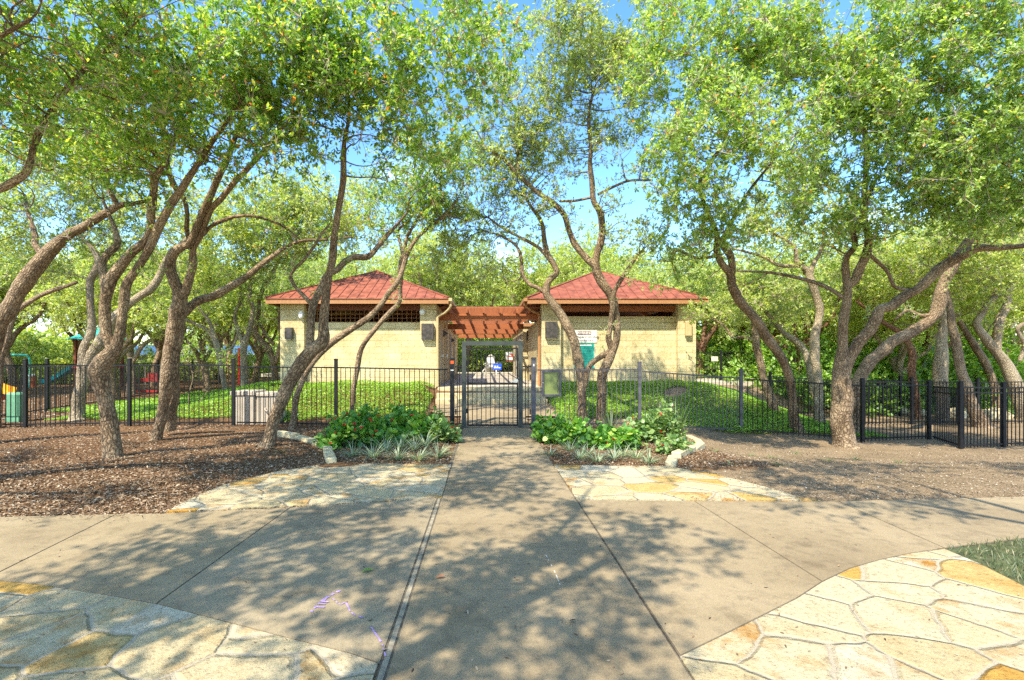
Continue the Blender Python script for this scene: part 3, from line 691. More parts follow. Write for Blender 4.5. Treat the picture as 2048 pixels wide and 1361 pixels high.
pg = empty("pergola", (.15, 24, 2.9), "stained cedar pergola spanning the passage between the two stone buildings", "pergola"); po = -np.array(pg.location)
def pgp(mb, name, mat):
    mb.V = [np.asarray(v) + po for v in mb.V]; return mb.build(name, mat, pg)
for y, x0, x1 in ((17.2, -1.575, 1.835), (22.1, -1.63, 1.66), (26.3, -1.63, 1.66), (31.4, -1.63, 1.66)):
    m = MB(); m.bar((x0, y, 3.01), (x1, y, 3.01), .13, .22); pgp(m, "beam", M['wood'])
for x in (-1.15, -.6, -.05, .5, 1.05, 1.45):
    m = MB(); m.bar((x, 16.75, 3.2), (x, 32.2, 3.2), .06, .155); pgp(m, "rafter", M['wood'])
m = MB()
for y in np.arange(16.9, 32, .36): m.box((-1.5, y, 3.28), (1.78, y+.05, 3.335))
pgp(m, "slats", M['wood'])
m = MB(); m.tube([(-1.4, 17.0, 3.36), (.2, 17.05, 3.345), (1.7, 17.0, 3.36)], .012, 6); pgp(m, "wire_conduit", M['bronze'])

def px_box(mb, x0, y0, x1, y1, Y, d, bev=.0):
    a = P(x0, y1, Y); b = P(x1, y0, Y); mb.box((a[0], Y-d, a[2]), (b[0], Y, b[2]), bev)
def small(name, mb, mat, lab, cat, group=None):
    o = mb.build(name, mat); return tag(o, lab, cat, group)
for (x0, y0, x1, y1, lab) in ((573,656,587,679,"small dark metal wall sconce on the far left pier of the left bath house"),
        (844,648,868,680,"dark metal box sconce on the left bath house pier beside the downspout"),
        (1090,644,1114,676,"dark metal box sconce on the right pavilion pier beside the pergola")):
    Y = 16.548
    root = empty("wall_sconce", tuple(P((x0+x1)/2, (y0+y1)/2, Y)), lab, "wall light", "box sconces on the piers"); o = -np.array(root.location)
    m = MB(); px_box(m, x0, y0, x1, y1, Y, .16, .006); m.V = [np.asarray(v)+o for v in m.V]; m.build("shade", M['bronze'], root)
    m = MB(); px_box(m, x0+4, y1-1, x1-4, y1+2, Y-.02, .08); m.V = [np.asarray(v)+o for v in m.V]; m.build("lower_diffuser", M['offwhite'], root)
m = MB(); px_box(m, 1369, 643, 1381, 672, 16.548, .14, .02); small("wall_sconce", m, M['cream_trim'], "stone coloured wall sconce on the pavilion's far right pier", "wall light")
for x, y, rx, rz, lab in ((602.6,630,.075,.115,"oval white bulkhead light high on the left pier of the left bath house"),(845,625,.085,.09,"round white bulkhead light high on the pier near the pergola")):
    c = P(x, y, 16.5); m = MB(); m.disc_extrude(c, rx, rz, 16.44, 16.62); m.disc_extrude(c, rx*.7, rz*.7, 16.415, 16.44)
    small("bulkhead_light", m, M['white'], lab, "wall light")
for y, lab in ((19.2, "nearer black cone wall light on the passage wall of the left bath house"), (24.9, "farther black cone wall light on the passage wall left of the gate")):
    xw = -1.58 if y < 22 else -1.66
    m = MB(); z = 2.72 if y < 22 else 2.68
    m.poly([(xw+.002,y-.1,z),(xw+.2,y-.1,z-.16),(xw+.002,y-.1,z-.3)]); m.poly([(xw+.002,y+.1,z),(xw+.002,y+.1,z-.3),(xw+.2,y+.1,z-.16)])
    m.poly([(xw+.002,y-.1,z),(xw+.002,y+.1,z),(xw+.2,y+.1,z-.16),(xw+.2,y-.1,z-.16)]); m.poly([(xw+.2,y-.1,z-.16),(xw+.2,y+.1,z-.16),(xw+.002,y+.1,z-.3),(xw+.002,y-.1,z-.3)])
    small("cone_wall_light", m, M['bronze'], lab, "wall light")
m = MB(); px_box(m, 1053, 662, 1058, 681, 22.69, .14, .01); small("wall_sconce", m, M['bronze'], "dark wall sconce on the stone wing behind the right pavilion, seen under the pergola", "wall light")
# ceiling light of the open pavilion
cl = empty("ceiling_fan", (3.75, 17.9, 3.3), "pale ceiling fan with dome light under the right pavilion roof", "fan")
m = MB(); m.tube([(0,0,.45),(0,0,.0)], .02, 8); m.build("rod", M['bronze'], cl)
m = MB()
for k in range(6):
    a0, a1 = k*pi/12, (k+1)*pi/12
    n = 14
    for i in range(n):
        t0, t1 = 2*pi*i/n, 2*pi*(i+1)/n
        pt = lambda a, t: (.16*cos(a)*cos(t), .16*cos(a)*sin(t), -.10*sin(a))
        m.poly([pt(a1,t0), pt(a1,t1), pt(a0,t1), pt(a0,t0)] if k < 5 else [pt(a1,t0), pt(a0,t1), pt(a0,t0)])
m.build("light_dome", M['white'], cl, smooth=True)
for k in range(4):
    a = k*pi/2 + .5; m = MB(); m.bar((.12*cos(a), .12*sin(a), .03), (.62*cos(a), .62*sin(a), .05), .12, .012); m.build("blade", M['offwhite'], cl)

# ------------------------------------------------------------------ signs with lettering
def text_mesh(txt, size, name, mat, parent, loc, bold=0.0):
    cu = bpy.data.curves.new(name, 'FONT'); cu.body = txt; cu.size = size; cu.align_x = 'CENTER'; cu.align_y = 'CENTER'; cu.offset = bold; cu.extrude = .0015
    tmp = bpy.data.objects.new(name, cu); SC.collection.objects.link(tmp)
    bpy.context.view_layer.update()
    me = bpy.data.meshes.new_from_object(tmp.evaluated_get(bpy.context.evaluated_depsgraph_get()))
    bpy.data.objects.remove(tmp); me.materials.clear(); me.materials.append(mat)
    o = link(name, me, parent, loc); o.rotation_euler = (pi/2, 0, 0); return o
YW = 16.748
def dashes(mb, x0, x1, zs, y, h, rng, dens=.86):
    for z in zs:
        x = x0
        while x < x1:
            w = rng.uniform(.02, .075); 
            if x + w > x1: break
            mb.box((x, y-.002, z-h/2), (x+w, y, z+h/2)); x += w + rng.uniform(.008, .016)
ws = empty("warning_sign", tuple(P(1168.5, 673.5, YW)), "white sign headed WARNING on the right pavilion wall, above the teal board", "sign")
hw = (1193.5-1143.5)/2/F*YW; hh = (685.5-661.5)/2/F*YW
m = MB(); m.box((-hw, -.02, -hh), (hw, -.002, hh)); m.build("board", M['white'], ws)
m = MB(); m.box((-.23, -.0225, .055), (.23, -.0205, .17)); m.build("heading_band", M['maroon'], ws)
text_mesh("WARNING", .105, "heading", M['white'], ws, (0, -.0245, .112), .002)
text_mesh("No Lifeguard On Duty", .105, "wording", M['ink'], ws, (0, -.0225, -.015), .0015)
m = MB(); dashes(m, -hw+.06, hw-.06, (-.115, -.148), -.0205, .018, np.random.default_rng(3)); m.build("small_print", M['ink'], ws)
tb = empty("pool_rules_board", tuple(P(1168, 712, YW)), "teal notice board with lines of small print, under the warning sign", "sign")
hw = (1189-1147)/2/F*YW; hh = (737-687.5)/2/F*YW
m = MB(); m.box((-hw, -.02, -hh), (hw, -.002, hh)); m.build("board", M['teal'], tb)
m = MB(); rr = np.random.default_rng(5); dashes(m, -hw+.05, hw-.05, [hh-.12-.052*i for i in range(12)], -.0205, .017, rr); m.build("small_print", M['teal_dark'], tb)
m = MB(); m.box((-hw+.1, -.0225, hh-.075), (hw-.1, -.0205, hh-.045)); 
for s in (-1, 1): m.box((s*(hw-.012)-.006, -.0225, -hh+.02), (s*(hw-.012)+.006, -.0205, hh-.02))
m.build("heading_line", M['white'], tb)

# ------------------------------------------------------------------ fences
def fence(name, pts, lab, mat, hpost=1.62, hrail=1.45, posts=None, zb=.08, pick=.116, dz=None, cat="fence", rail2=None):
    """one run: pts = [(x,y),...] post places; panel parts between them"""
    x0, y0 = pts[0]; root = empty(name, (x0, y0, float(gz(x0, y0))), lab, cat); o = -np.array(root.location)
    for i, (x, y) in enumerate(pts):
        if posts is not None and not posts[i]: continue
        z = float(gz(x, y)); m = MB(); m.box((x-.036, y-.036, z-.1), (x+.036, y+.036, z+hpost-.03)); m.cbox((x-.042, y-.042, z+hpost-.03), (x+.042, y+.042, z+hpost), .012)
        m.V = [np.asarray(v)+o for v in m.V]; m.build("post", mat, root)
    for (xa, ya), (xb, yb) in zip(pts[:-1], pts[1:]):
        m = MB(); a = np.array([xa, ya]); b = np.array([xb, yb]); Lg = np.linalg.norm(b-a); e = (b-a)/Lg
        za, zc = float(gz(xa, ya)), float(gz(xb, yb))
        if dz is not None: za = zc = dz
        a2, b2 = a+e*.037, b-e*.037
        for h in (zb, hrail) + ((rail2,) if rail2 else ()):
            m.bar((*a2, za+h), (*b2, zc+h), .026, .032)
        n = max(2, int(round(Lg/pick))); 
        for k in range(1, n):
            p = a + e*Lg*k/n; z = za + (zc-za)*k/n
            m.bar((*p, z+zb-.06), (*p, z+hrail-.017), .0145)
        m.V = [np.asarray(v)+o for v in m.V]; m.build("picket_panel", mat, root)
    return root
BK = M['black']; BW = M['black_worn']
xl = lambda px, Y: (px-CX)/F*Y
fence("picket_fence", [(-16.2,12.0),(-13.6,12.05),(xl(51,12.1),12.1),(xl(259,12.2),12.2),(xl(467,12.3),12.3)], "black metal picket fence behind the left oaks, from the mulch edge to the cabinet", BK, posts=[1,1,1,1,1])
fence("picket_fence", [(xl(467,12.3)+.045,12.3),(xl(672,12.1),12.1),(xl(899,11.87),11.87)], "black picket fence in front of the left bath house, behind the flowering shrubs", BK, hrail=1.41, posts=[0,1,0])
fence("picket_fence", [(xl(1072,11.87),11.87),(xl(1279,12.2),12.2)], "sun faded picket fence carrying the notice case, just right of the gate", BW, hrail=1.35, posts=[0,1], dz=0.0)
fence("picket_fence", [(xl(1279,12.2)+.045,12.2),(xl(1482,13.1),13.1)], "black picket fence in front of the green bank on the right", BW, hrail=1.38, posts=[0,1])
fence("picket_fence", [(xl(1482,13.1)+.045,13.1),(xl(1725,12.4),12.4)], "black picket fence between the two leaning oaks on the right", BK, hrail=1.36, posts=[0,1], hpost=1.55)
fence("picket_fence", [(xl(1725,12.4)+.045,12.4),(xl(1858,12.9),12.9)], "black picket fence behind the forked oak, to the small side gate", BK, hrail=1.36, posts=[0,1], hpost=1.5)
fence("side_gate", [(xl(1858,12.9)+.045,12.85),(xl(1920,11.3),11.3)], "black picket side gate under the far right oaks, beside the thick post", BK, hrail=1.33, posts=[0,0], cat="gate", rail2=1.2)
fence("picket_fence", [(xl(1921,11.3),11.3),(11.9,11.75),(14.4,12.2)], "black picket fence running off the right edge from the thick post", BK, hrail=1.36, hpost=1.5, posts=[1,1,1], rail2=1.25)
fence("picket_fence", [(10.9,15.4),(13.0,15.6),(15.2,15.8),(17.6,16)], "black picket fence farther back among the right oak trunks", BK, hrail=1.3, hpost=1.45)
fence("picket_fence", [(9.8,17.6),(12.2,17.8),(14.6,18.0)], "black picket fence farthest back under the bright undergrowth on the right", BK, hrail=1.25, hpost=1.42)
fence("picket_fence", [(-12.9,13.2),(-13.25,15.5),(-14.2,19.6),(-15.2,23.8),(-16.4,28.7),(-17.6,34)], "black picket fence running back between the playground and the green slope", BK, hrail=1.42, hpost=1.6)
def deck_fence(x0, x1, y, n, lab):
    root = empty("picket_fence", (x0, y, .7), lab, "fence")
    for k in range(n+1):
        x = (x1-x0)*k/n; m = MB(); m.box((x-.035,-.035,0),(x+.035,.035,1.3)); m.build("post", BK, root)
    m = MB(); m.bar((0,0,.12),(x1-x0,0,.12),.025,.03); m.bar((0,0,1.2),(x1-x0,0,1.2),.025,.03)
    for x in np.arange(.1, x1-x0, .115): m.bar((x,0,.05),(x,0,1.18),.016)
    m.build("picket_panel", BK, root)
deck_fence(7.6, 11.4, 22.0, 3, "black picket fence on the pool deck right of the pavilion, with a white notice")
deck_fence(-8, 8, 36.0, 8, "black picket fence across the far side of the pool deck, seen through the gate")
m = MB(); m.box((9.7, 21.93, 1.52), (9.98, 21.955, 1.72)); small("deck_notice", m, M['offwhite'], "small white notice on the deck fence right of the pavilion", "sign")

# ------------------------------------------------------------------ entrance gate
gt_root = empty("entrance_gate", (.17, 11.87, 0), "tall dark steel gate in a squared frame across the concrete walk", "gate")
def gp(mb, name, mat, par=gt_root):
    mb.V = [np.asarray(v) - np.array([.17, 11.87, 0]) for v in mb.V]; return mb.build(name, mat, par)
Yg = 11.87
m = MB()
m.box((-.535, Yg-.05, -.03), (-.437, Yg+.05, 1.92)); m.box((.777, Yg-.05, -.03), (.875, Yg+.05, 1.92)); m.box((-.535, Yg-.05, 1.921), (.875, Yg+.05, 2.02))
gp(m, "gate_frame", M['frame'])
lf = MB(); zl0, zl1 = .055, 1.87
lf.bar((-.395, Yg, zl0), (-.395, Yg, zl1), .034); lf.bar((.752, Yg, zl0), (.752, Yg, zl1), .034)
for z in (zl0+.017, zl1-.017): lf.bar((-.377, Yg, z), (.735, Yg, z), .034)
lf.bar((-.377, Yg, 1.035), (.735, Yg, 1.035), .034, .05)
n = 11
for k in range(1, n):
    x = -.395 + (.752+.395)*k/n; lf.bar((x, Yg, zl0+.03), (x, Yg, 1.009), .017); lf.bar((x, Yg, 1.061), (x, Yg, zl1-.035), .017)
leaf = gp(lf, "gate_leaf", BK)
for z in (.35, 1.45): m = MB(); m.box((-.437, Yg-.03, z), (-.413, Yg+.03, z+.11)); gp(m, "hinge", BK)
m = MB(); m.disc_extrude((.715, 0, 1.105), .048, .048, Yg-.075, Yg-.018, 18); m.box((.60, Yg-.05, 1.075), (.70, Yg-.02, 1.105))
gp(m, "lever_lock", M['silver'])
m = MB(); a = P(986, 727.5, Yg); b = P(1003, 740.5, Yg); m.box((a[0], Yg-.03, b[2]), (b[0], Yg-.012, a[2])); gs = gp(m, "notice_plate", M['blue'])
m = MB(); rr = np.random.default_rng(8)
zc = (a[2]+b[2])/2
dashes(m, a[0]+.03, b[0]-.03, (zc+.013,), Yg-.031, .019, rr); dashes(m, a[0]+.022, b[0]-.02, (zc-.021,), Yg-.031, .022, rr)
gp(m, "notice_wording", M['white'], gs)

for x0, x1, side, lab in ((899, 910, 'L', "dark gate side post with orange sticker, left of the entrance gate"), (1062, 1072, 'R', "dark gate side post with a small white label, right of the entrance gate")):
    a, b = xl(x0, Yg), xl(x1, Yg); xc = (a+b)/2
    root = empty("gate_post", (xc, Yg, 0), lab, "post")
    m = MB(); m.box((-.05, -.05, -.05), (.05, .05, 1.60)); m.cbox((-.056, -.056, 1.60), (.056, .056, 1.645), .015); m.build("body", M['black'] if side == 'L' else BW, root)
    if side == 'L':
        m = MB(); m.box((-.036, -.056, 1.495), (.036, -.0505, 1.565)); m.build("orange_sticker", M['orange'], root)
        m = MB(); m.box((-.034, -.055, 1.335), (.034, -.0505, 1.36)); m.build("white_label", M['white'], root)
    else:
        m = MB(); m.box((-.012, -.055, 1.44), (.014, -.0505, 1.49)); m.build("white_label", M['white'], root)
    # short infill panel with hinges between this post and the gate frame
    p0, p1 = (b+.005, -.538) if side == 'L' else (.878, a-.005)
    r2 = empty("infill_panel", (p0, Yg, 0), "narrow picket infill between the %s post and the gate frame" % ("orange stickered" if side == 'L' else "white labelled"), "fence panel")
    m = MB()
    for z in (.10, 1.43): m.bar((.0, 0, z), (p1-p0, 0, z), .026, .032)
    for k in (1, 2): m.bar(((p1-p0)*k/3, 0, .1), ((p1-p0)*k/3, 0, 1.47), .018)
    m.build("picket_panel", BK, r2)
    for z in (.32, 1.12):
        m = MB(); m.box((.0, -.03, z), (.03, .03, z+.13)) if side == 'L' else m.box((p1-p0-.03, -.03, z), (p1-p0, .03, z+.13)); m.build("hinge", BK, r2)

nc = empty("notice_case", tuple(P(1102.5, 766.5, 11.84)), "empty glazed notice case with olive backing hung on the fence", "notice board")
hw, hh = 19.5/F*11.84, 27/F*11.84
m = MB(); t = .052
m.box((-hw, -.07, -hh), (-hw+t, 0, hh), .008); m.box((hw-t, -.07, -hh), (hw, 0, hh), .008); m.box((-hw+t, -.069, hh-t), (hw-t, 0, hh)); m.box((-hw+t, -.069, -hh), (hw-t, 0, -hh+t)); m.build("case_frame", BW, nc)
m = MB(); m.box((-hw+t, -.03, -hh+t), (hw-t, -.005, hh-t)); m.build("backing", M['olive'], nc)
m = MB(); m.tube(catmull([(hw-t-.03,-.034,hh-t-.04),(hw-t-.02,-.034,.1),(hw-t-.05,-.034,.0),(hw-t-.02,-.034,-.12),(hw-t-.04,-.034,-hh+t+.05)], 5), .005, 6); m.build("hanging_cord", M['ink'], nc)
m = MB(); m.disc_extrude((-hw+t/2, 0, .01), .011, .011, -.078, -.07, 10); m.build("lock", M['silver'], nc)

# ------------------------------------------------------------------ cabinets and playground
uc = empty("utility_cabinet", (xl(517, 12.9), 12.9, float(gz(xl(517,12.9),12.9))), "beige pool equipment cabinet behind the fence, beside the leaning oak", "cabinet")
m = MB(); m.box((-.53, -.3, -.05), (.04, .35, .70), .02); m.box((.05, -.26, -.05), (.55, .35, .68), .02); m.build("body", M['util'], uc)
m = MB(); m.box((-.56, -.33, .702), (.05, .38, .80), .02); m.box((.055, -.29, .682), (.58, .38, .76), .02); m.build("lid", M['util'], uc)
m = MB(); m.tube(catmull([(.40,-.3,0),(.40,-.31,.25),(.30,-.31,.34),(.30,-.28,.38)], 4), .022, 8); m.build("conduit", M['util'], uc)
pe = empty("utility_pedestal", (xl(33,13.3), 13.3, 0), "pale green utility pedestal behind the fence at the playground's edge", "utility box")
m = MB(); m.box((-.19,-.15,.14),(.19,.15,.74),.05); m.build("cover", M['pedestal'], pe)
m = MB(); m.box((-.175,-.135,-.03),(.175,.135,.085)); m.box((-.165,-.125,.085),(.165,.125,.14)); m.build("base", M['pedestal'], pe)
pt = empty("play_tower", (-22.4, 28, 0), "wooden play tower with teal slide and teal roof beyond the left fence", "play tower")
for dx, dy in ((0,0),(1.5,0),(0,1.5),(1.5,1.5)):
    m = MB(); m.box((dx-.07,dy-.07,-.1),(dx+.07,dy+.07,2.75)); m.build("post", M['bark_red'] if False else M['wood_dark'], pt)
m = MB(); m.box((-.1,-.1,1.1),(1.6,1.6,1.2)); m.build("platform", M['play_red'], pt)
m = MB(); cc=[(-.3,-.3,2.7),(1.8,-.3,2.7),(1.8,1.8,2.7),(-.3,1.8,2.7)]
for i in range(4): m.poly([cc[i],cc[(i+1)%4],(.75,.75,3.4)])
m.poly(cc[::-1]); m.build("roof", M['turq'], pt)
m = MB(); prof = catmull([(-.08,0,1.22),(-.5,0,1.0),(-1.1,0,.62),(-1.65,0,.34),(-2.1,0,.27)], 5)
sec = [(-.28,.22),(-.25,.0),(-.1,-.05),(.1,-.05),(.25,.0),(.28,.22)]
for i in range(len(prof)-1):
    for j in range(5):
        q = lambda k, s: (prof[k][0], s[0]+.4, prof[k][2]+s[1])
        m.poly([q(i,sec[j]), q(i,sec[j+1]), q(i+1,sec[j+1]), q(i+1,sec[j])])
m.build("slide", M['slide'], pt, smooth=True)
m = MB(); m.box((-1.95,.3,-.05),(-1.85,.5,.2)); m.build("slide_foot", M['slide'], pt)
sw = empty("swing_frame", (-27, 29, 0), "turquoise pipe swing frame at the left edge of the playground", "swing")
m = MB(); m.tube(catmull([(1.2,0,-.1),(1.25,0,1.2),(1.15,0,1.7),(.8,0,1.85),(-1,0,1.85),(-4,0,1.85)], 6), .055, 10); m.build("top_pipe", M['turq'], sw, smooth=True)
for x in (-.6, -1.5):
    m = MB(); m.bar((x-.2,0,1.85),(x-.2,0,.5),.012); m.bar((x+.2,0,1.85),(x+.2,0,.5),.012); m.build("chain", M['silver'], sw)
    m = MB(); m.box((x-.23,-.1,.45),(x+.23,.1,.5)); m.build("swing_seat", M['ink'], sw)
lb = empty("litter_bin", (-26.2, 29.6, 0), "orange litter bin with grey lid beside the swing frame", "bin")
m = MB(); m.tube([(0,0,.0),(0,0,.35),(0,0,.62)], [.2,.235,.225], 14); m.build("body", M['play_orange'], lb, smooth=True)
m = MB(); m.tube([(0,0,.62),(0,0,.70),(0,0,.74)], [.25,.24,.1], 14); m.build("lid", M['silver'], lb)
ys = empty("toddler_slide", (-18.8, 20.0, 0), "yellow and orange plastic toddler slide at the left edge", "slide")
m = MB(); pr_ = catmull([(-1.4,0,.95),(-.8,0,.72),(-.2,0,.40),(.25,0,.26)], 5)
for i in range(len(pr_)-1):
    for j in range(5):
        q = lambda k, s: (pr_[k][0], s[0], pr_[k][2]+s[1])
        m.poly([q(i,sec[j]), q(i,sec[j+1]), q(i+1,sec[j+1]), q(i+1,sec[j])])
m.build("chute", M['play_yellow'], ys, smooth=True)
m = MB(); m.box((-1.3,-.2,0),(.1,.2,.18),.04); m.build("base", M['play_orange'], ys)
cb = empty("climbing_frame", (xl(290,24), 24, 0), "red and green climbing frame seen between the left oak trunks", "play frame")
m = MB()
for x in (-.6,.0,.6): m.tube([(x,0,-.1),(x,0,1.25)], .04, 8)
m.build("upright", M['offwhite'], cb)
m = MB(); m.box((-.65,-.05,.55),(.7,.05,.72)); m.box((.15,-.06,.72),(.72,.06,.95)); m.box((-.65,-.05,.05),(.7,.05,.16)); m.build("red_panel", M['play_red'], cb)
m = MB(); m.tube([(-.45,-.1,.52),(-.45,-.1,.66)], [.22,.26], 12); m.build("green_bowl", M['play_green'], cb)
rp = MB(); rp.tube([(xl(480,32),32,-.1),(xl(480,32),32,2.3)], .13, 10); small("red_post", rp, M['play_red'], "thick red post far off between the left oaks and the bath house", "post")
gb = empty("grey_shed", (-27, 46, 0), "long grey building with pale roof far behind the playground", "building")
m = MB(); m.box((-5.5,0,-.1),(6.5,4,2.0)); m.build("wall", M['grey_wall'], gb)
m = MB(); m.poly([(-5.8,-.3,1.98),(6.8,-.3,1.98),(6.8,2.2,2.9),(-5.8,2.2,2.9)]); m.poly([(-5.8,4.3,1.98),(-5.8,2.2,2.9),(6.8,2.2,2.9),(6.8,4.3,1.98)]); m.build("roof", M['silver'], gb)
m = MB()
for x in np.arange(-5.2,6.4,.9): m.box((x,-.03,.0),(x+.05,-.002,1.95))
m.build("wall_battens", M['white'], gb)
lc = empty("lifeguard_chair", (xl(982,31.8), 31.8, .7), "tall white slatted chair standing on the pool deck beyond the gate", "chair")
m = MB()
for x in np.linspace(-.26,.26,6): m.bar((x,.1,.1),(x*.8,.22,1.25-abs(x)*.7),.075,.03)
m.build("backrest", M['white'], lc)
m = MB(); m.box((-.34,-.45,.38),(.34,.1,.44)); m.build("seat", M['white'], lc)
for s in (-1,1):
    m = MB(); m.bar((s*.32,-.42,0),(s*.32,-.42,.62),.07); m.bar((s*.32,.12,0),(s*.32,.2,.65),.07); m.bar((s*.34,-.5,.64),(s*.34,.25,.66),.1,.03); m.build("arm_and_leg", M['white'], lc)
    m = MB(); m.bar((s*.62,-.1,.01),(s*.3,.0,.45),.05); m.build("brace", M['white'], lc)
bp_ = empty("banner", (xl(1023,35.9), 35.9, 1.7), "red and white banner with blue corner on the far deck fence", "banner")
m = MB(); m.box((-.40,-.02,-.25),(.40,0,.42)); m.build("cloth", M['white'], bp_)
m = MB(); m.poly([(-.12,-.023,.30),(.02,-.023,.30),(.40,-.023,-.22),(.22,-.023,-.22)][::-1]); m.box((-.40,-.025,-.24),(.4,-.021,-.16)); m.box((-.3,-.025,.05),(.4,-.0215,.12)); m.build("red_stripe", M['play_red'], bp_)
m = MB(); m.box((.14,-.0255,.16),(.39,-.021,.40)); m.build("blue_corner", M['blue'], bp_)

# ------------------------------------------------------------------ bed edging stones
rngE = np.random.default_rng(11)
def edging(pts, lab, grp):
    w = [G(*q, z=0) for q in pts]
    for a, b in zip(w[:-1], w[1:]):
        d = b - a; Lg = np.linalg.norm(d); n = max(1, int(round(Lg/.55)))
        for k in range(n):
            p = a + d*(k+.5)/n; z = float(gz(*p)); Lh = Lg/n/2 - .006
            m = MB(); m.cbox((-Lh, -.075, -.06), (Lh, .075, .095 + rngE.uniform(-.012, .015)), .014)
            v = np.array(m.V); v += .006*np.stack([fnoise(v, 9, k), fnoise(v, 11, k+5), fnoise(v, 8, k+9)], -1); m.V = list(v)
            o = m.build("edging_stone", M['edge'], None, (p[0], p[1], z)); o.rotation_euler = (0, 0, math.atan2(d[1], d[0]) + rngE.uniform(-.04, .04))
            tag(o, lab, "edging stone", grp)
edging([(663,930),(654,904)], "pale limestone edging block at the front left corner of the left bed", "edging of the left bed")
edging([(648,897),(628,887),(595,879),(553,872)], "pale limestone edging block behind the leaning oak, along the left bed's back edge", "edging of the left bed")
edging([(1341,932),(1346,918)], "short grey edging block at the front corner of the right bed", "edging of the right bed")
edging([(1352,914),(1385,897),(1402,886),(1394,876),(1375,868),(1335,862)], "pale edging block in the curve round the right bed", "edging of the right bed")
# ------------------------------------------------------------------ leaves
def unit(v): return v / (np.linalg.norm(v, axis=-1, keepdims=True) + 1e-9)
def leaf_faces(pos, d, nrm, L, Wd, shape='diamond', fold=.18):
    """one polygon per leaf -> V, faces"""
    n = len(pos); d = unit(d); s = unit(np.cross(d, nrm)); nn = np.cross(s, d)
    L = np.broadcast_to(np.asarray(L, float), (n,))[:, None]; Wd = np.broadcast_to(np.asarray(Wd, float), (n,))[:, None]
    prof = {'diamond': [(0, 0), (.52, .5), (1, 0), (.52, -.5)],
            'leaf': [(0, 0), (.3, .42), (.68, .45), (1, 0), (.68, -.45), (.3, -.42)],
            'round': [(0, 0), (-.05, .34), (.38, .55), (.78, .36), (1, 0), (.78, -.36), (.38, -.55), (-.05, -.34)]}[shape]
    vs = [pos + d*L*t + s*Wd*w + nn*(abs(w)*fold*Wd) for t, w in prof]
    k = len(prof); V = np.stack(vs, 1).reshape(-1, 3)
    return V, np.arange(n*k, dtype=np.int32).reshape(n, k)

def blades(c, n, h, spread, w, rng, K=5, droop=.6, erect=.5):
    """arching strap leaves from a crown point; c (3,)"""
    az = rng.uniform(0, 2*pi, n); el = np.clip(rng.normal(erect, .25, n), .05, 1.45) 
    Ln = h * rng.uniform(.7, 1.15, n)
    t = np.linspace(0, 1, K)[None, :]
    out = np.stack([np.cos(az), np.sin(az)], -1)
    r = (np.cos(el)[:, None] * t + .25 * t**2) * Ln[:, None] * spread
    z = np.sin(el)[:, None] * t * Ln[:, None] - droop * np.cos(el)[:, None] * t**2.2 * Ln[:, None]
    base = np.asarray(c)[None, :2] + out * rng.uniform(0, .05, (n, 1))
    ctr = np.stack([base[:, None, 0] + out[:, None, 0]*r, base[:, None, 1] + out[:, None, 1]*r, c[2] + np.maximum(z, -.02)], -1)
    sd = np.stack([-out[:, 1], out[:, 0], np.zeros(n)], -1)[:, None, :]
    wd = w * (1 - t**1.8 * .93)[..., None] * rng.uniform(.7, 1.2, (n, 1, 1))
    A, B = ctr - sd*wd/2, ctr + sd*wd/2
    V = np.concatenate([A, B], 1).reshape(-1, 3)
    i = (np.arange(n) * 2*K)[:, None] + np.arange(K-1)[None, :]
    Fq = np.stack([i, i+1, i+1+K, i+K], -1).reshape(-1, 4)
    return V, Fq

def batch_tubes(Pn, R, n=4):
    """(B,K,3) curves -> thin tubes"""
    B, K, _ = Pn.shape
    t = unit(Pn[:, -1] - Pn[:, 0]); ref = np.where(np.abs(t[:, 2:3]) < .9, [[0, 0, 1.0]], [[1.0, 0, 0]])
    a = unit(np.cross(t, ref)); b = np.cross(t, a)
    th = np.arange(n) * 2*pi/n
    D = a[:, None, :]*np.cos(th)[None, :, None] + b[:, None, :]*np.sin(th)[None, :, None]
    V = Pn[:, :, None, :] + D[:, None, :, :]*R[:, :, None, None]
    base = (np.arange(B)*K*n)[:, None, None]; k = (np.arange(K-1)*n)[None, :, None]; j = np.arange(n)[None, None, :]; j2 = (j+1) % n
    Fq = np.stack([base+k+j, base+k+j2, base+k+n+j2, base+k+n+j], -1).reshape(-1, 4)
    return V.reshape(-1, 3), Fq

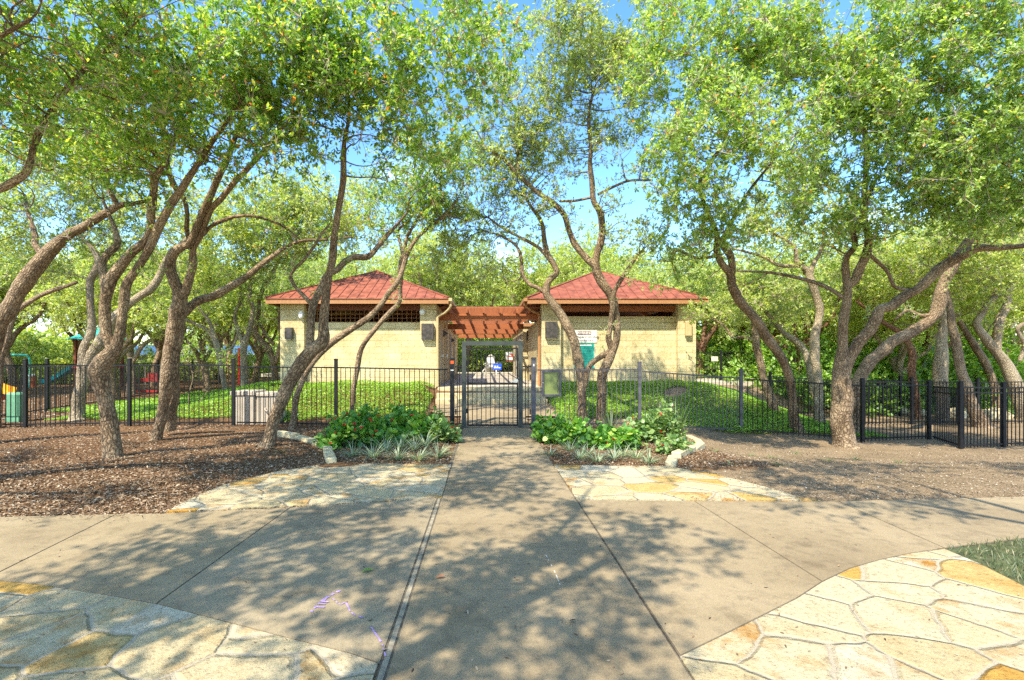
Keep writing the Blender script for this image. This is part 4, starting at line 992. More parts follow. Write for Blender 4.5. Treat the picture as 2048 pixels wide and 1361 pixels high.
# ------------------------------------------------------------------ trees
def grow(nodes, rads, centers, rng, pref_up=.0):
    """join every twig end to the nearest wood; returns curves and radii"""
    nodes = np.array(nodes); rads = np.array(rads); n0 = len(nodes)
    cap = n0 + len(centers)*4; NP = np.zeros((cap, 3)); NR = np.zeros(cap); NP[:n0] = nodes; NR[:n0] = rads; n = n0
    d0 = np.min(np.linalg.norm(centers[:, None, :] - nodes[None, ::max(1, n0//300), :], axis=2), 1)
    order = np.argsort(d0); curves = []; cr = []
    for ci in order:
        c = centers[ci]; dv = c - NP[:n]; d = np.sqrt((dv**2).sum(1)) + np.maximum(0, -dv[:, 2])*.5 + .02/np.maximum(NR[:n], .004)*.12
        j = int(np.argmin(d)); p0 = NP[j]; Ld = np.linalg.norm(c - p0)
        if Ld < .05: continue
        t = np.linspace(0, 1, 6)[:, None]; perp = rng.normal(0, 1, 3); perp -= np.dot(perp, c-p0)/(Ld**2)*(c-p0); perp /= np.linalg.norm(perp)+1e-9
        perp2 = np.cross(perp, (c-p0)/Ld)
        q = p0 + (c-p0)*t + perp*np.sin(pi*t)*Ld*rng.normal(0, .10) + perp2*np.sin(2*pi*t)*Ld*rng.normal(0, .06)
        r0 = min(NR[j]*.72, .007 + .0125*Ld); r1 = max(.0035, r0*.35)
        curves.append(q); rr = np.linspace(r0, r1, 6); cr.append(rr)
        NP[n:n+4] = q[2:6]; NR[n:n+4] = rr[2:6]; n += 4
    return np.array(curves), np.array(cr)

def blob_centers(blobs, dens, rng, clump=.3):
    out = []; dens = dens*.5
    for b in blobs:
        (px, py, Y, rx, ry, rd) = b[:6]; k = b[6] if len(b) > 6 else 1.0
        c = P(px, py, Y); R = np.array([rx/F*Y, rd, ry/F*Y])*1.13
        n = int(dens*k*4.19*R.prod())+1
        m = n*3; u = unit(rng.normal(0, 1, (m, 3)))*rng.uniform(0, 1, (m, 1))**(1/2.4)
        u *= 1 + .18*fnoise(u*2.0, 1.6, px*.01)[:, None]
        q = c + u*R; keep = fnoise(q, 1.5, 4.0) + fnoise(q, 3.4, 9)*.6 > clump*rng.uniform(-1.2, 1.2, m) - .12
        out.append(q[keep][:n])
    return np.vstack(out)

def spray(centers, M_, R, L, rng, up=.35, ar=.48):
    """leaves round each twig end: a handful of short shoots carrying leaves"""
    n = len(centers); S = 9
    sd = unit(rng.normal(0, 1, (n, S, 3)) + np.array([0, 0, up])); sl = R*rng.uniform(.4, 1.3, (n, S))
    k = rng.integers(0, S, (n, M_)); t = np.where(rng.uniform(0, 1, (n, M_)) < .72, rng.uniform(.82, 1.05, (n, M_)), rng.uniform(.2, .85, (n, M_)))
    ii = np.arange(n)[:, None]
    dirs = sd[ii, k]; pos = centers[:, None, :] + dirs*(sl[ii, k]*t)[..., None] + rng.normal(0, R*.045, (n, M_, 3))
    pos = pos.reshape(-1, 3); dirs = dirs.reshape(-1, 3)
    d = unit(dirs*.8 + rng.normal(0, .75, pos.shape) + np.array([0, 0, -.1]))
    nr = unit(rng.normal(0, .55, pos.shape) + np.array([0, 0, .45]) - SUN_DIR*.6)
    Ls = L*rng.uniform(.65, 1.25, len(pos))
    shoots = np.stack([np.repeat(centers[:, None, :], S, 1) + sd*(sl*f)[..., None] for f in (0., .5, 1.)], 2).reshape(-1, 3, 3)
    return pos, d, nr, Ls, Ls*ar, shoots

TREES = []
def tree(name, label, limbs, blobs, Y0, Y1=None, leaf='leaf_near', L=.076, bark='bark', dens=20, M_=80, R=.26, seed=1, sides=12, cat="tree", group=None, shape='diamond', base_z=None, bare=0.0, up=.35):
    rng = np.random.default_rng(seed); Y1 = Y0 if Y1 is None else Y1
    samples = []          # (px, py, Y, r)
    Vs, Fs, UVs, nv = [], [], [], 0; nodes, rads = [], []
    allY = [limbs[0]]
    for li, limb in enumerate(limbs):
        pts = limb['p']; ye = limb.get('Y', Y1)
        if li == 0: ys = Y0
        else:
            sa = np.array(samples); j = int(np.argmin((sa[:, 0]-pts[0][0])**2 + (sa[:, 1]-pts[0][1])**2)); ys = sa[j, 2]
        if 'Y0' in limb: ys = limb['Y0']
        q = np.array([(a, b) for a, b, _ in pts], float); w = np.array([c for _, _, c in pts], float)
        sl = np.concatenate([[0], np.cumsum(np.linalg.norm(np.diff(q, axis=0), axis=1))]); sl /= sl[-1]
        Yv = ys + (ye - ys)*sl**1.15
        Pw = np.array([P(a, b, y) for (a, b), y in zip(q, Yv)]); r = .80*w/2*Yv/F
        if li == 0:
            g = float(gz(Pw[0][0], Pw[0][1])) if base_z is None else base_z
            Pw[0][2] = g - .02
            t = Pw[1]-Pw[0]; Pw = np.vstack([Pw[0] - np.array([t[0]*.1, t[1]*.1, .25]), Pw[0], Pw[0]*.82+Pw[1]*.18 if len(Pw) > 2 else Pw[1], Pw[1:]])
            r = np.concatenate([[r[0]*1.6, r[0]*1.34, r[0]*1.02], r[1:]])
        per = 5 if Y0 < 15 else 3
        C = catmull(Pw, per); rc = np.interp(np.linspace(0, 1, len(C)), np.linspace(0, 1, len(r)), r)
        wig = np.minimum(rc*.35, .03)[:, None]*np.stack([fnoise(C, 2.6, seed+k*3.3) for k in range(3)], -1)
        C = C + wig*(np.arange(len(C)) > 3)[:, None]
        rc = rc*(1 + .09*fnoise(C, 3.0, seed+7))
        V, Fq, UV = tube(C, rc, sides if rc.max() > .05 else 8, bump=.07 if Y0 < 16 else .05, seed=seed)
        n = (sides if rc.max() > .05 else 8)
        capf = np.arange(n)[None, :] + (len(C)-1)*(n+1)
        Vs.append(V); Fs.append(Fq + nv); UVs.append((Fq, UV)); 
        Fs.append(None); UVs.append((capf, UV)); Fs[-1] = capf + nv
        nv += len(V)
        ypix = CX + C[:, 0]/C[:, 1]*F, CY - (C[:, 2]-CAMZ)/C[:, 1]*F
        samples += [(a, b, y, rr) for a, b, y, rr in zip(ypix[0], ypix[1], C[:, 1], rc)]
        k0 = int(len(C)*limb.get('from', .55 if li == 0 else .2))
        nodes += list(C[k0:]); rads += list(rc[k0:])
    cent = blob_centers(blobs, dens, rng)
    curves, cr = grow(nodes, rads, cent, rng)
    pos, d, nr, Ls, Ws, shoots = spray(cent, M_, R, L, rng, up=up)
    if len(nodes) > 30:
        jn = rng.integers(0, len(nodes), 16); tc_ = np.array(nodes)[jn] + rng.normal(0, 1, (16, 3))*(np.array(rads)[jn] + .06)[:, None]
        a_ = spray(tc_, 22, R*.55, L*.8, rng, up=.6); pos, d, nr, Ls, Ws = [np.concatenate([u, v]) for u, v in zip((pos, d, nr, Ls, Ws), a_[:5])]; shoots = np.concatenate([shoots, a_[5]])
    root = empty(name, tuple(P(limbs[0]['p'][0][0], limbs[0]['p'][0][1], Y0)), label, cat, group); o = -np.array(root.location)
    # wood: limbs, branches
    Vb, Fb = batch_tubes(curves, cr, 5)
    uvb = np.zeros((len(Fb), 4, 2)); uvb[:, :, 0] = [0, .02, .02, 0]; zz = Vb[Fb]; uvb[:, :, 1] = zz[:, :, 2]
    quadsF, quadsU, ngF, ngU = [], [], [], []
    for f, (lf, uv) in zip(Fs, UVs):
        if f.shape[1] == 4 and len(f) > 1: quadsF.append(f); quadsU.append(uv[lf].reshape(-1, 2))
        else: ngF.append(f); ngU.append(uv[lf].reshape(-1, 2))
    quadsF.append(Fb + nv); quadsU.append(uvb.reshape(-1, 2))
    V = np.vstack(Vs + [Vb]) + o
    me = make_mesh("trunk", V, [np.vstack(quadsF)] + ngF, np.vstack(quadsU + ngU), [M[bark]], smooth=True)
    link("trunk", me, root)
    # leaves with their fine shoots
    VL, FL = leaf_faces(pos, d, nr, Ls, Ws, shape)
    sh = shoots[rng.uniform(0, 1, len(shoots)) < (.8 + bare)]
    Vt, Ft = batch_tubes(sh, np.broadcast_to(np.array([.0042, .003, .0018])*max(1, L/.062), (len(sh), 3)), 3)
    me = make_mesh("crown", np.vstack([VL, Vt]) + o, [FL, Ft + len(VL)], None, [M[leaf], M['twig']], np.concatenate([np.zeros(len(FL), int), np.ones(len(Ft), int)]))
    link("crown", me, root)
    TREES.append((name, len(FL))); return root

def lm(pts, **k): return dict(p=pts, **k)

# --- left grove, in front of and behind the fence
tree("oak_tree", "forked oak in the mulch with a crooked waist, nearest of the left grove", [
  lm([(228,917,42),(219,870,37),(209,812,37),(200,769,40),(197,745,45),(212,722,44),(230,701,34),(240,678,24),(242,635,22),(247,600,22),(252,567,21),(266,546,20),(288,515,19),(305,485,21),(321,445,20),(347,402,19),(366,374,18),(392,334,15),(413,301,13),(440,262,10),(480,205,7)], Y=7.2),
  lm([(225,700,30),(214,660,27),(208,610,27),(219,562,26),(235,536,25),(261,506,22),(290,482,19),(302,455,16),(301,430,18),(307,393,18),(313,360,17),(325,334,14),(343,296,12),(370,240,8)], Y=7.4),
  lm([(210,590,16),(205,550,17),(205,525,17),(218,505,17),(236,490,17),(232,468,14),(222,440,9),(205,400,6)], Y=8.6),
 ], [(300,300,7.4,140,70,.9),(420,215,6.8,170,95,1.0),(230,190,7.0,150,100,1.0),(340,90,6.4,210,100,1.1),(200,380,8.6,60,45,.5,.5),(480,320,7.6,90,35,.6,.7),(150,290,7.2,90,50,.8),(100,300,7.4,110,60,.9),(60,200,7,120,80,.9),(330,200,6.8,130,90,1),(410,320,7.6,80,36,.6)], 8.36, 7.2, seed=11, dens=21)
tree("oak_tree", "leaning grey oak just behind the left picket fence, partly hidden by the forked oak", [
  lm([(157,845,34),(153,812,29),(162,765,26),(168,727,22),(172,694,22),(181,659,19),(180,624,16),(179,595,16),(181,562,18),(193,536,18),(193,515,14),(183,496,10),(168,478,7)], Y=13.0),
  lm([(160,790,24),(172,746,27),(183,713,28),(202,684,28),(226,640,23),(255,612,18),(280,592,18),(302,579,20),(319,548,17),(330,522,15),(350,500,12),(385,470,9)], Y=13.2),
 ], [(120,420,13,120,90,1.4),(60,330,13,90,80,1.2),(210,330,13.5,130,80,1.3),(330,420,13.5,90,60,1.0,.7),(60,520,13.5,70,40,.8,.5),(100,520,13.4,110,50,1),(250,470,13.6,90,60,1),(330,520,13.6,70,40,.8,.7)], 13.3, leaf='leaf_mid', seed=12, dens=18, L=.075, bark='bark_pale')
tree("oak_tree", "double-trunked oak standing in the mulch left of the beige cabinet", [
  lm([(312,884,26),(318,850,25),(326,810,26),(334,765,36),(340,718,40),(347,670,44),(354,635,42),(358,605,36),(352,580,28),(345,562,27),(339,534,26),(348,508,25),(366,494,20),(382,486,18),(403,433,16),(422,395,16),(439,353,16),(455,315,15),(474,262,11),(500,200,8)], Y=8.2),
  lm([(340,858,29),(344,820,28),(348,770,26),(348,720,24)], Y=10.2, Y0=10.75),
  lm([(362,602,24),(373,574,22),(385,539,20),(386,515,18),(388,496,16),(399,477,16),(410,452,15),(422,421,14),(441,400,14),(467,367,14),(493,339,13),(528,303,11),(560,262,8),(600,220,6)], Y=8.0),
  lm([(386,498,13),(374,465,12),(374,430,12),(366,397,12),(352,379,13),(338,346,14),(333,315,12),(329,280,10),(320,220,7)], Y=8.4),
  lm([(405,472,9),(420,456,9),(439,445,9),(472,433,9),(507,433,8),(542,443,7),(570,456,6),(601,480,4)], Y=9.4),
  lm([(352,645,24),(376,618,22),(398,601,20),(434,591,20),(467,569,18),(507,543,14),(540,517,12),(571,494,10),(605,482,8),(652,480,7),(705,475,4)], Y=10.6),
 ], [(520,225,8.1,160,85,1.0),(600,110,7.2,200,120,1.1),(470,90,7.4,170,110,1.0),(620,260,8.3,70,45,.7),(720,200,7.6,110,80,.9),(520,440,9.6,70,28,.5,.6),(640,470,10.4,70,22,.5,.6),(560,200,7.6,130,80,.9),(520,20,7,200,90,1),(430,170,7.4,120,80,.9),(660,300,8.4,70,36,.6,.8),(400,340,8,60,26,.4,.6),(560,320,8.4,40,34,.4,.6)], 10.2, 8.2, seed=13, dens=16)
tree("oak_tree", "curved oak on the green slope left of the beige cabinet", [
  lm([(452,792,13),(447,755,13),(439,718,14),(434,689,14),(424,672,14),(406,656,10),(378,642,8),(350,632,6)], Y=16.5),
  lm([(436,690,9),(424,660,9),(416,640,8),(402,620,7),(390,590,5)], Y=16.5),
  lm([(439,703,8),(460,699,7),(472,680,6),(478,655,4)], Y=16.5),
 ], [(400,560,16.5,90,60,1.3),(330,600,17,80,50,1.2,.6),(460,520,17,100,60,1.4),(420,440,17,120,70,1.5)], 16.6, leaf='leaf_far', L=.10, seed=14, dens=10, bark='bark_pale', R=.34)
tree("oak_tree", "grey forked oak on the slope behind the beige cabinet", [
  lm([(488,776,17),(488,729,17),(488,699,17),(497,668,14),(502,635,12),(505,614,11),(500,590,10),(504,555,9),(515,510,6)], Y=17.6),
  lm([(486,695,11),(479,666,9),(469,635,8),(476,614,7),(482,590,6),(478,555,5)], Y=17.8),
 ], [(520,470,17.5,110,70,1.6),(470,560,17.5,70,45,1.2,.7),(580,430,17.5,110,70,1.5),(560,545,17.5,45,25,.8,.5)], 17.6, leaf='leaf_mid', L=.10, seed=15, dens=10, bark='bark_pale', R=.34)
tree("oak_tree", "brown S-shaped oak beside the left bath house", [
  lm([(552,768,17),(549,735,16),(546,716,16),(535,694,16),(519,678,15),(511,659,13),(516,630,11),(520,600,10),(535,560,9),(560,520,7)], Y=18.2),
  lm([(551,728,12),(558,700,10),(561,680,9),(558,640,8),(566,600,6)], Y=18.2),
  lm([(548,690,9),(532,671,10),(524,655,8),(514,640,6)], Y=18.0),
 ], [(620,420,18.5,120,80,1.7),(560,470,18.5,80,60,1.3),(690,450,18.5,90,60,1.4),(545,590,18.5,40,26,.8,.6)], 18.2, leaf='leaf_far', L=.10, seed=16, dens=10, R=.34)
# --- the leaning trees before the left bath house
tree("oak_tree", "leaning oak in front of the left bath house with a tall straight stem", [
  lm([(536,896,32),(550,842,31),(569,785,32),(595,742,34),(622,708,37),(645,684,30),(648,646,23),(652,597,22),(656,562,20),(665,515,19),(668,480,18),(675,440,17),(681,398,16),(686,358,16),(687,320,14),(690,280,11),(700,230,8),(694,170,6)], Y=7.8),
  lm([(619,702,26),(621,672,21),(623,646,19),(626,613,18),(638,583,17),(652,553,16),(673,542,14),(691,524,15),(712,514,15),(737,513,15),(754,495,13),(775,470,11),(792,452,8),(815,425,5)], Y=9.8),
  lm([(626,612,11),(611,597,10),(590,573,9),(582,553,9),(587,540,8),(608,520,8),(627,494,7),(643,468,6),(660,449,4)], Y=9.3),
 ], [(690,225,8,120,80,1.0),(770,110,7.4,170,120,1.1),(665,340,8.8,60,40,.5,.6),(860,190,7.5,130,120,1.0),(930,70,7.8,100,100,1.0),(790,290,8.4,80,45,.7),(870,50,6.8,160,80,1.0),(740,460,10,60,30,.5,.5),(700,60,7.4,160,100,1),(820,270,8.2,100,60,.9),(960,160,8,70,70,.8),(620,160,7.6,110,80,.9),(975,60,8.2,60,80,.8),(720,350,8.8,30,40,.35,.7),(780,350,8.6,40,40,.4,.6),(900,300,8.2,60,40,.5,.7)], 9.3, 7.8, seed=17, dens=14)
tree("oak_tree", "slim arching oak crossing behind the tall straight stem, rooted at the fence", [
  lm([(585,862,17),(592,800,15),(612,748,14),(634,714,16),(655,692,17),(679,675,17),(718,649,16),(750,623,15),(776,588,14),(792,568,13),(803,545,12),(812,518,11),(825,490,9),(843,468,9),(869,447,9),(892,428,10),(915,400,6)], Y=12.0),
  lm([(884,436,6),(882,400,5),(881,362,5),(884,320,4)], Y=11.6),
 ], [(890,400,11.8,70,60,.9),(915,340,11.5,70,60,.9),(930,460,12.4,45,30,.6,.6)], 11.9, 12.0, seed=18, dens=22, leaf='leaf_near', L=.07)
tree("oak_tree", "thin curved oak behind the fence in front of the bath house wall", [
  lm([(701,846,13),(704,815,13),(708,775,13),(716,726,13),(728,691,13),(754,652,12),(783,623,12),(798,606,12),(800,575,12),(802,550,13),(803,525,13),(808,508,12),(814,475,8),(828,450,7),(843,428,7),(862,405,6),(870,380,4)], Y=12.6),
  lm([(806,512,8),(800,487,7),(796,461,6),(815,443,7),(830,420,6),(845,385,5),(857,345,4)], Y=12.5),
  lm([(822,430,5),(820,410,5),(825,374,5),(832,312,4)], Y=12.2),
 ], [(830,370,12.3,90,70,1.1),(870,320,12,80,60,1.0),(800,455,12.8,50,36,.7,.8),(780,400,12.4,60,45,.8),(840,440,12.6,70,40,.8)], 12.95, 12.6, seed=19, dens=20, leaf='leaf_near', L=.072)
# --- the pair before the right pavilion
tree("oak_tree", "dark oak forking low behind the fence, covering the warning sign", [
  lm([(1167,848,27),(1166,815,25),(1164,784,23),(1162,750,24),(1156,716,24),(1144,676,23),(1128,639,21),(1108,610,20),(1095,588,18),(1099,562,16),(1113,547,15),(1107,530,14),(1093,509,14),(1088,475,12),(1085,450,11),(1076,432,10),(1063,415,8),(1045,385,5)], Y=12.4),
  lm([(1098,592,11),(1078,577,10),(1060,570,10),(1046,551,10),(1044,525,9),(1040,505,9),(1028,488,7),(1000,472,6),(970,462,4)], Y=12.8),
  lm([(1094,512,10),(1074,494,8),(1039,475,7),(1005,457,6),(976,435,5)], Y=12.8),
  lm([(1170,775,10),(1173,752,12),(1180,731,14),(1200,713,15),(1220,700,15),(1217,675,15),(1221,650,13),(1224,618,12),(1229,586,11),(1245,557,11),(1263,530,9),(1280,505,6)], Y=11.6),
 ], [(1000,400,12.6,80,60,1.0),(950,470,12.8,70,50,.9),(1060,340,12.6,90,60,1.0),(975,535,13,50,34,.7,.9),(1010,470,12.8,60,30,.7,.6),(1290,470,11.4,60,50,.7),(1270,560,11.5,40,26,.5,.6),(930,430,13,70,60,.9),(900,520,13.4,60,44,.8,.8),(1010,340,12.6,70,50,.8),(930,530,13.4,60,44,.8,.9),(880,500,13.4,60,40,.8,.7)], 12.7, 12.4, seed=20, dens=15, leaf='leaf_mid', L=.068, bare=.3)
tree("oak_tree", "tall dark oak with a V fork in front of the right pavilion roof", [
  lm([(1200,847,25),(1202,800,24),(1207,750,23),(1220,711,23),(1232,681,19),(1233,649,19),(1229,618,19),(1222,591,22),(1206,567,24),(1193,540,21),(1192,510,17),(1204,470,17),(1202,428,18),(1187,401,15),(1182,364,14),(1180,327,12),(1182,295,10),(1176,240,8),(1186,185,6)], Y=11.2),
  lm([(1192,535,18),(1170,514,16),(1150,486,15),(1137,454,13),(1128,430,13),(1103,404,13),(1074,385,12),(1047,361,11),(1026,340,10),(1000,314,8),(965,290,5)], Y=11.8),
  lm([(1036,348,8),(1036,300,8),(1035,265,8),(1033,230,6),(1020,200,4)], Y=11.8),
  lm([(1195,390,7),(1225,375,7),(1262,361,6),(1304,361,5)], Y=11.2),
  lm([(1184,395,7),(1150,402,7),(1120,404,6)], Y=11.8),
 ], [(1010,270,11.8,90,70,1.0,.8),(1170,190,11.2,120,90,1.2),(1100,300,11.6,80,50,.9,.8),(1190,80,10.8,130,90,1.2),(1235,430,11.4,60,40,.7,.5),(1140,430,11.8,60,36,.7,.6),(1090,420,12,60,40,.7,.8),(980,215,11.6,60,50,.8,.8),(1230,110,11,110,100,1.1),(1130,240,11.4,100,60,1),(1200,20,10.6,130,70,1.1),(1010,200,11.6,60,60,.8,.8),(1060,330,12,90,50,.9,.7),(960,350,12,70,60,.9,.7),(1120,180,11.4,70,60,.8),(1270,330,11.4,60,50,.7,.6),(1230,250,11.2,80,60,.9,.8),(1080,120,11.4,50,60,.8,.5),(1010,120,11.8,60,70,.9,.6),(1250,470,11.4,50,36,.6,.6)], 12.65, 11.2, seed=21, dens=19, leaf='leaf_mid', L=.066, bare=.3)
# --- right grove
tree("oak_tree", "long leaning oak in front of the right end of the pavilion, with a knot hole", [
  lm([(1596,869,27),(1590,835,23),(1585,805,21),(1577,755,20),(1562,717,22),(1535,675,23),(1505,632,23),(1480,605,24),(1464,575,21),(1460,550,18),(1445,530,17),(1433,503,16),(1436,478,13),(1424,440,11),(1404,395,10),(1400,360,9),(1427,318,8),(1448,285,7),(1462,240,5)], Y=9.0),
  lm([(1462,555,17),(1465,530,17),(1461,508,18),(1446,484,13),(1470,430,9),(1500,380,7),(1540,330,5)], Y=9.6),
  lm([(1436,510,8),(1415,516,7),(1387,515,7),(1355,502,7),(1344,523,6)], Y=11.6),
 ], [(1400,330,9.2,110,90,1.0),(1480,245,8.6,140,110,1.1),(1370,440,10.0,60,60,.6),(1530,370,9.0,100,70,.9),(1420,140,9.0,140,95,1.1),(1560,130,8.8,140,110,1.1),(1320,520,11.2,60,40,.7),(1470,440,10,80,45,.7),(1350,230,10,80,80,.9,.8),(1340,330,9.4,50,100,.7),(1370,570,11.4,60,40,.7,.7),(1440,480,10,80,50,.7),(1330,130,9.6,80,90,.9),(1380,60,9.2,100,80,1),(1500,40,9,150,80,1)], 13.4, 9.2, seed=22, dens=22, leaf='leaf_right', L=.076, M_=78)
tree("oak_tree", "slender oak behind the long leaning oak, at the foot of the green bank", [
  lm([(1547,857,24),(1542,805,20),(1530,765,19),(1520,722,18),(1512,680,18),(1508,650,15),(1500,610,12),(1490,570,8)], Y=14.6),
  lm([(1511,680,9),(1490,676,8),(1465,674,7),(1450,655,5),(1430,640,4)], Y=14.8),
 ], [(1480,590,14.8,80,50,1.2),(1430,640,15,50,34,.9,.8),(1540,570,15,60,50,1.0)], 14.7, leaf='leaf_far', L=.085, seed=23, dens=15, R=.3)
tree("oak_tree", "great forked oak on the bare earth in front of the right fence", [
  lm([(1690,884,52),(1683,835,47),(1684,790,46),(1684,745,38),(1684,700,24),(1687,660,22),(1690,634,21),(1695,592,20),(1691,548,17),(1694,516,15),(1710,492,14),(1706,465,13),(1719,445,11),(1736,400,9),(1755,350,6)], Y=10.4),
  lm([(1694,575,16),(1708,562,19),(1722,534,22),(1733,507,22),(1734,476,16),(1727,430,14),(1731,370,13),(1733,290,13),(1728,255,13),(1716,206,13),(1698,160,10),(1680,110,7)], Y=9.4),
  lm([(1686,765,28),(1694,735,25),(1713,694,25),(1739,663,25),(1752,635,25),(1761,620,24),(1782,613,23),(1808,593,23),(1838,575,24),(1878,539,26),(1920,513,24),(1957,496,19),(2010,494,15),(2050,491,12),(2120,478,9)], Y=9.8),
  lm([(1692,602,10),(1682,592,10),(1645,571,9),(1612,560,9),(1546,547,7),(1472,542,4)], Y=12.4),
  lm([(1728,500,10),(1750,520,9),(1775,545,8),(1790,575,8),(1815,580,7)], Y=11.4),
 ], [(1750,360,9.6,150,85,1.1),(1900,330,9.2,150,100,1.1),(2010,400,9.2,100,80,.9),(1690,240,9.4,140,110,1.1),(1850,170,9.0,160,110,1.2),(2000,170,8.6,130,120,1.1),(1650,420,10.2,70,60,.8),(1800,60,9,200,80,1.2),(1950,60,8.6,150,80,1.1),(2090,300,9,90,140,1),(1800,440,10,90,40,.7),(1640,70,9.2,120,80,1),(1700,170,9.4,120,80,1),(1930,430,9.6,110,50,.8),(2040,290,8.8,80,90,.9),(1760,470,10.4,80,36,.7,.8)], 11.75, 10.0, seed=24, dens=27, leaf='leaf_right', L=.076, M_=78, sides=14)
tree("oak_tree", "bent oak arching to the right over the side gate", [
  lm([(1710,872,30),(1712,820,30),(1717,765,30),(1737,725,29),(1757,707,27),(1788,681,27),(1824,663,27),(1860,640,27),(1878,614,28),(1884,585,27),(1892,562,24),(1905,540,22),(1920,507,22),(1944,470,21),(1962,445,18),(1985,400,12),(2005,345,8)], Y=12.2),
  lm([(1868,628,12),(1840,632,10),(1815,622,8),(1790,640,6)], Y=13.2),
 ], [(1990,330,12,110,90,1.3),(1950,420,12.2,90,50,1.0),(1880,250,12.4,120,90,1.3,.8)], 13.4, 12.4, seed=25, dens=18, leaf='leaf_right', L=.072)
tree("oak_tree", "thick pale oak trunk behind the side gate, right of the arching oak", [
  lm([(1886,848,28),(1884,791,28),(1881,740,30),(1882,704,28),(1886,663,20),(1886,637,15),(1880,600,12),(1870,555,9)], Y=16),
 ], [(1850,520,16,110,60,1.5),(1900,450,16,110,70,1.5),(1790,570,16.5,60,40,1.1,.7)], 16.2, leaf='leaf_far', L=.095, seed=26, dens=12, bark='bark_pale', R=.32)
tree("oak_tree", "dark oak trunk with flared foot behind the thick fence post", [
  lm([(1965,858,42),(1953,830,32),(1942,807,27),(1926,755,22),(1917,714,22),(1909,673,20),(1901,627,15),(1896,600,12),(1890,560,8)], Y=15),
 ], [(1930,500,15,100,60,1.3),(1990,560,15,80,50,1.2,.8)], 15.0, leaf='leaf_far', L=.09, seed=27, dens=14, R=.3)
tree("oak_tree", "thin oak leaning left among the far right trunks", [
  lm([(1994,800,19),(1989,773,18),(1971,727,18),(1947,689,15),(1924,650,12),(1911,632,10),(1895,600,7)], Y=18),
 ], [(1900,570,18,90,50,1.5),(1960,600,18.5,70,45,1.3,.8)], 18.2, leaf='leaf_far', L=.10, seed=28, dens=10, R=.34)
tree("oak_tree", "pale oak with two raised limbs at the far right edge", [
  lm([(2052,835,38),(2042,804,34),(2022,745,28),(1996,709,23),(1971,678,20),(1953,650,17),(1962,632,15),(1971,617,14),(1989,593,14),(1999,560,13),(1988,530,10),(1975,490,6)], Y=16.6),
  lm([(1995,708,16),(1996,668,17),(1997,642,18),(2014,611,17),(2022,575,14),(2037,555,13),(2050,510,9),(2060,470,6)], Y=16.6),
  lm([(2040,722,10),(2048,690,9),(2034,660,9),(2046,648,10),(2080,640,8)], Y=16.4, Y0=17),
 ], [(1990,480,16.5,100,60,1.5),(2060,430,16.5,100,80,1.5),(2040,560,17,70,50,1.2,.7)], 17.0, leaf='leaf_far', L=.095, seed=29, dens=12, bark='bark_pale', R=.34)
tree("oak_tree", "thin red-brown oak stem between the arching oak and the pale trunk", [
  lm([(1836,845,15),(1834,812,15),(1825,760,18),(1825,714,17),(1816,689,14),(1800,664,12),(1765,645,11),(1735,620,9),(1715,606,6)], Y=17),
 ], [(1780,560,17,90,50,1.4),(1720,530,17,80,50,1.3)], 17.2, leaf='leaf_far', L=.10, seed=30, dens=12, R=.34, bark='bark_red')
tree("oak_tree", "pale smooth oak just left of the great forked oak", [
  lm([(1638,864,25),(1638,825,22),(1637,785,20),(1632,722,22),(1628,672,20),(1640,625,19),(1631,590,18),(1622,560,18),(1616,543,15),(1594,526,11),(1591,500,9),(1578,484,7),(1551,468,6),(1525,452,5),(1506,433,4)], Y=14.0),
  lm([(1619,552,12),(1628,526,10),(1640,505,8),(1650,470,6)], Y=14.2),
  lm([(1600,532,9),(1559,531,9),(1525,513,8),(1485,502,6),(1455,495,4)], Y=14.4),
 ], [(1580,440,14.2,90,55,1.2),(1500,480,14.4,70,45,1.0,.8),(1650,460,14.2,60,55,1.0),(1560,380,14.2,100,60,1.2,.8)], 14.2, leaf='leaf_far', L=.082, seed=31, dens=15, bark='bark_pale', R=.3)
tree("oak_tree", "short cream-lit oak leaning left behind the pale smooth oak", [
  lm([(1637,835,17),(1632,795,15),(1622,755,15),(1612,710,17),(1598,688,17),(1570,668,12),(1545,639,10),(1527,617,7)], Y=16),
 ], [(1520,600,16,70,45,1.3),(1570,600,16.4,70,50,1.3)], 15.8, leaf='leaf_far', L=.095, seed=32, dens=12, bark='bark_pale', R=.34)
# --- left edge
tree("oak_tree", "big oak leaning in from the left edge with one long sloping limb", [
  lm([(-75,905,52),(-60,820,48),(-38,745,44),(-8,665,41),(21,608,38),(40,575,36),(59,550,36),(89,508,32),(122,480,24),(165,454,21),(212,426,19),(240,410,15),(273,407,11),(310,395,7)], Y=9.4),
  lm([(85,515,15),(72,490,15),(70,470,13),(58,430,9),(50,390,6)], Y=10),
  lm([(235,412,12),(228,395,12),(219,374,12),(212,339,11),(205,299,10),(192,245,7)], Y=8.8),
 ], [(260,370,9.2,70,34,.6,.6),(180,240,8.6,110,60,.9),(60,400,10,70,40,.7,.6),(300,410,9.4,50,26,.5,.7),(120,200,8,120,70,.9),(250,330,9,90,45,.8)], 9.6, 9.4, seed=33, dens=24, leaf='leaf_near', L=.076)
tree("oak_tree", "slim dark oak at the left edge with a bare broken limb", [
  lm([(-12,856,19),(-6,800,18),(-2,740,17),(2,715,17),(14,682,16),(21,647,15),(35,621,13),(63,602,11),(106,581,10),(130,573,9),(154,565,8)], Y=11.8),
  lm([(18,660,9),(0,620,8),(-20,560,7),(-30,500,6)], Y=12.2),
 ], [(-30,470,12.2,70,60,.9),(20,440,12.4,60,40,.8,.6)], 11.9, 11.8, seed=34, dens=14, leaf='leaf_mid', L=.07)
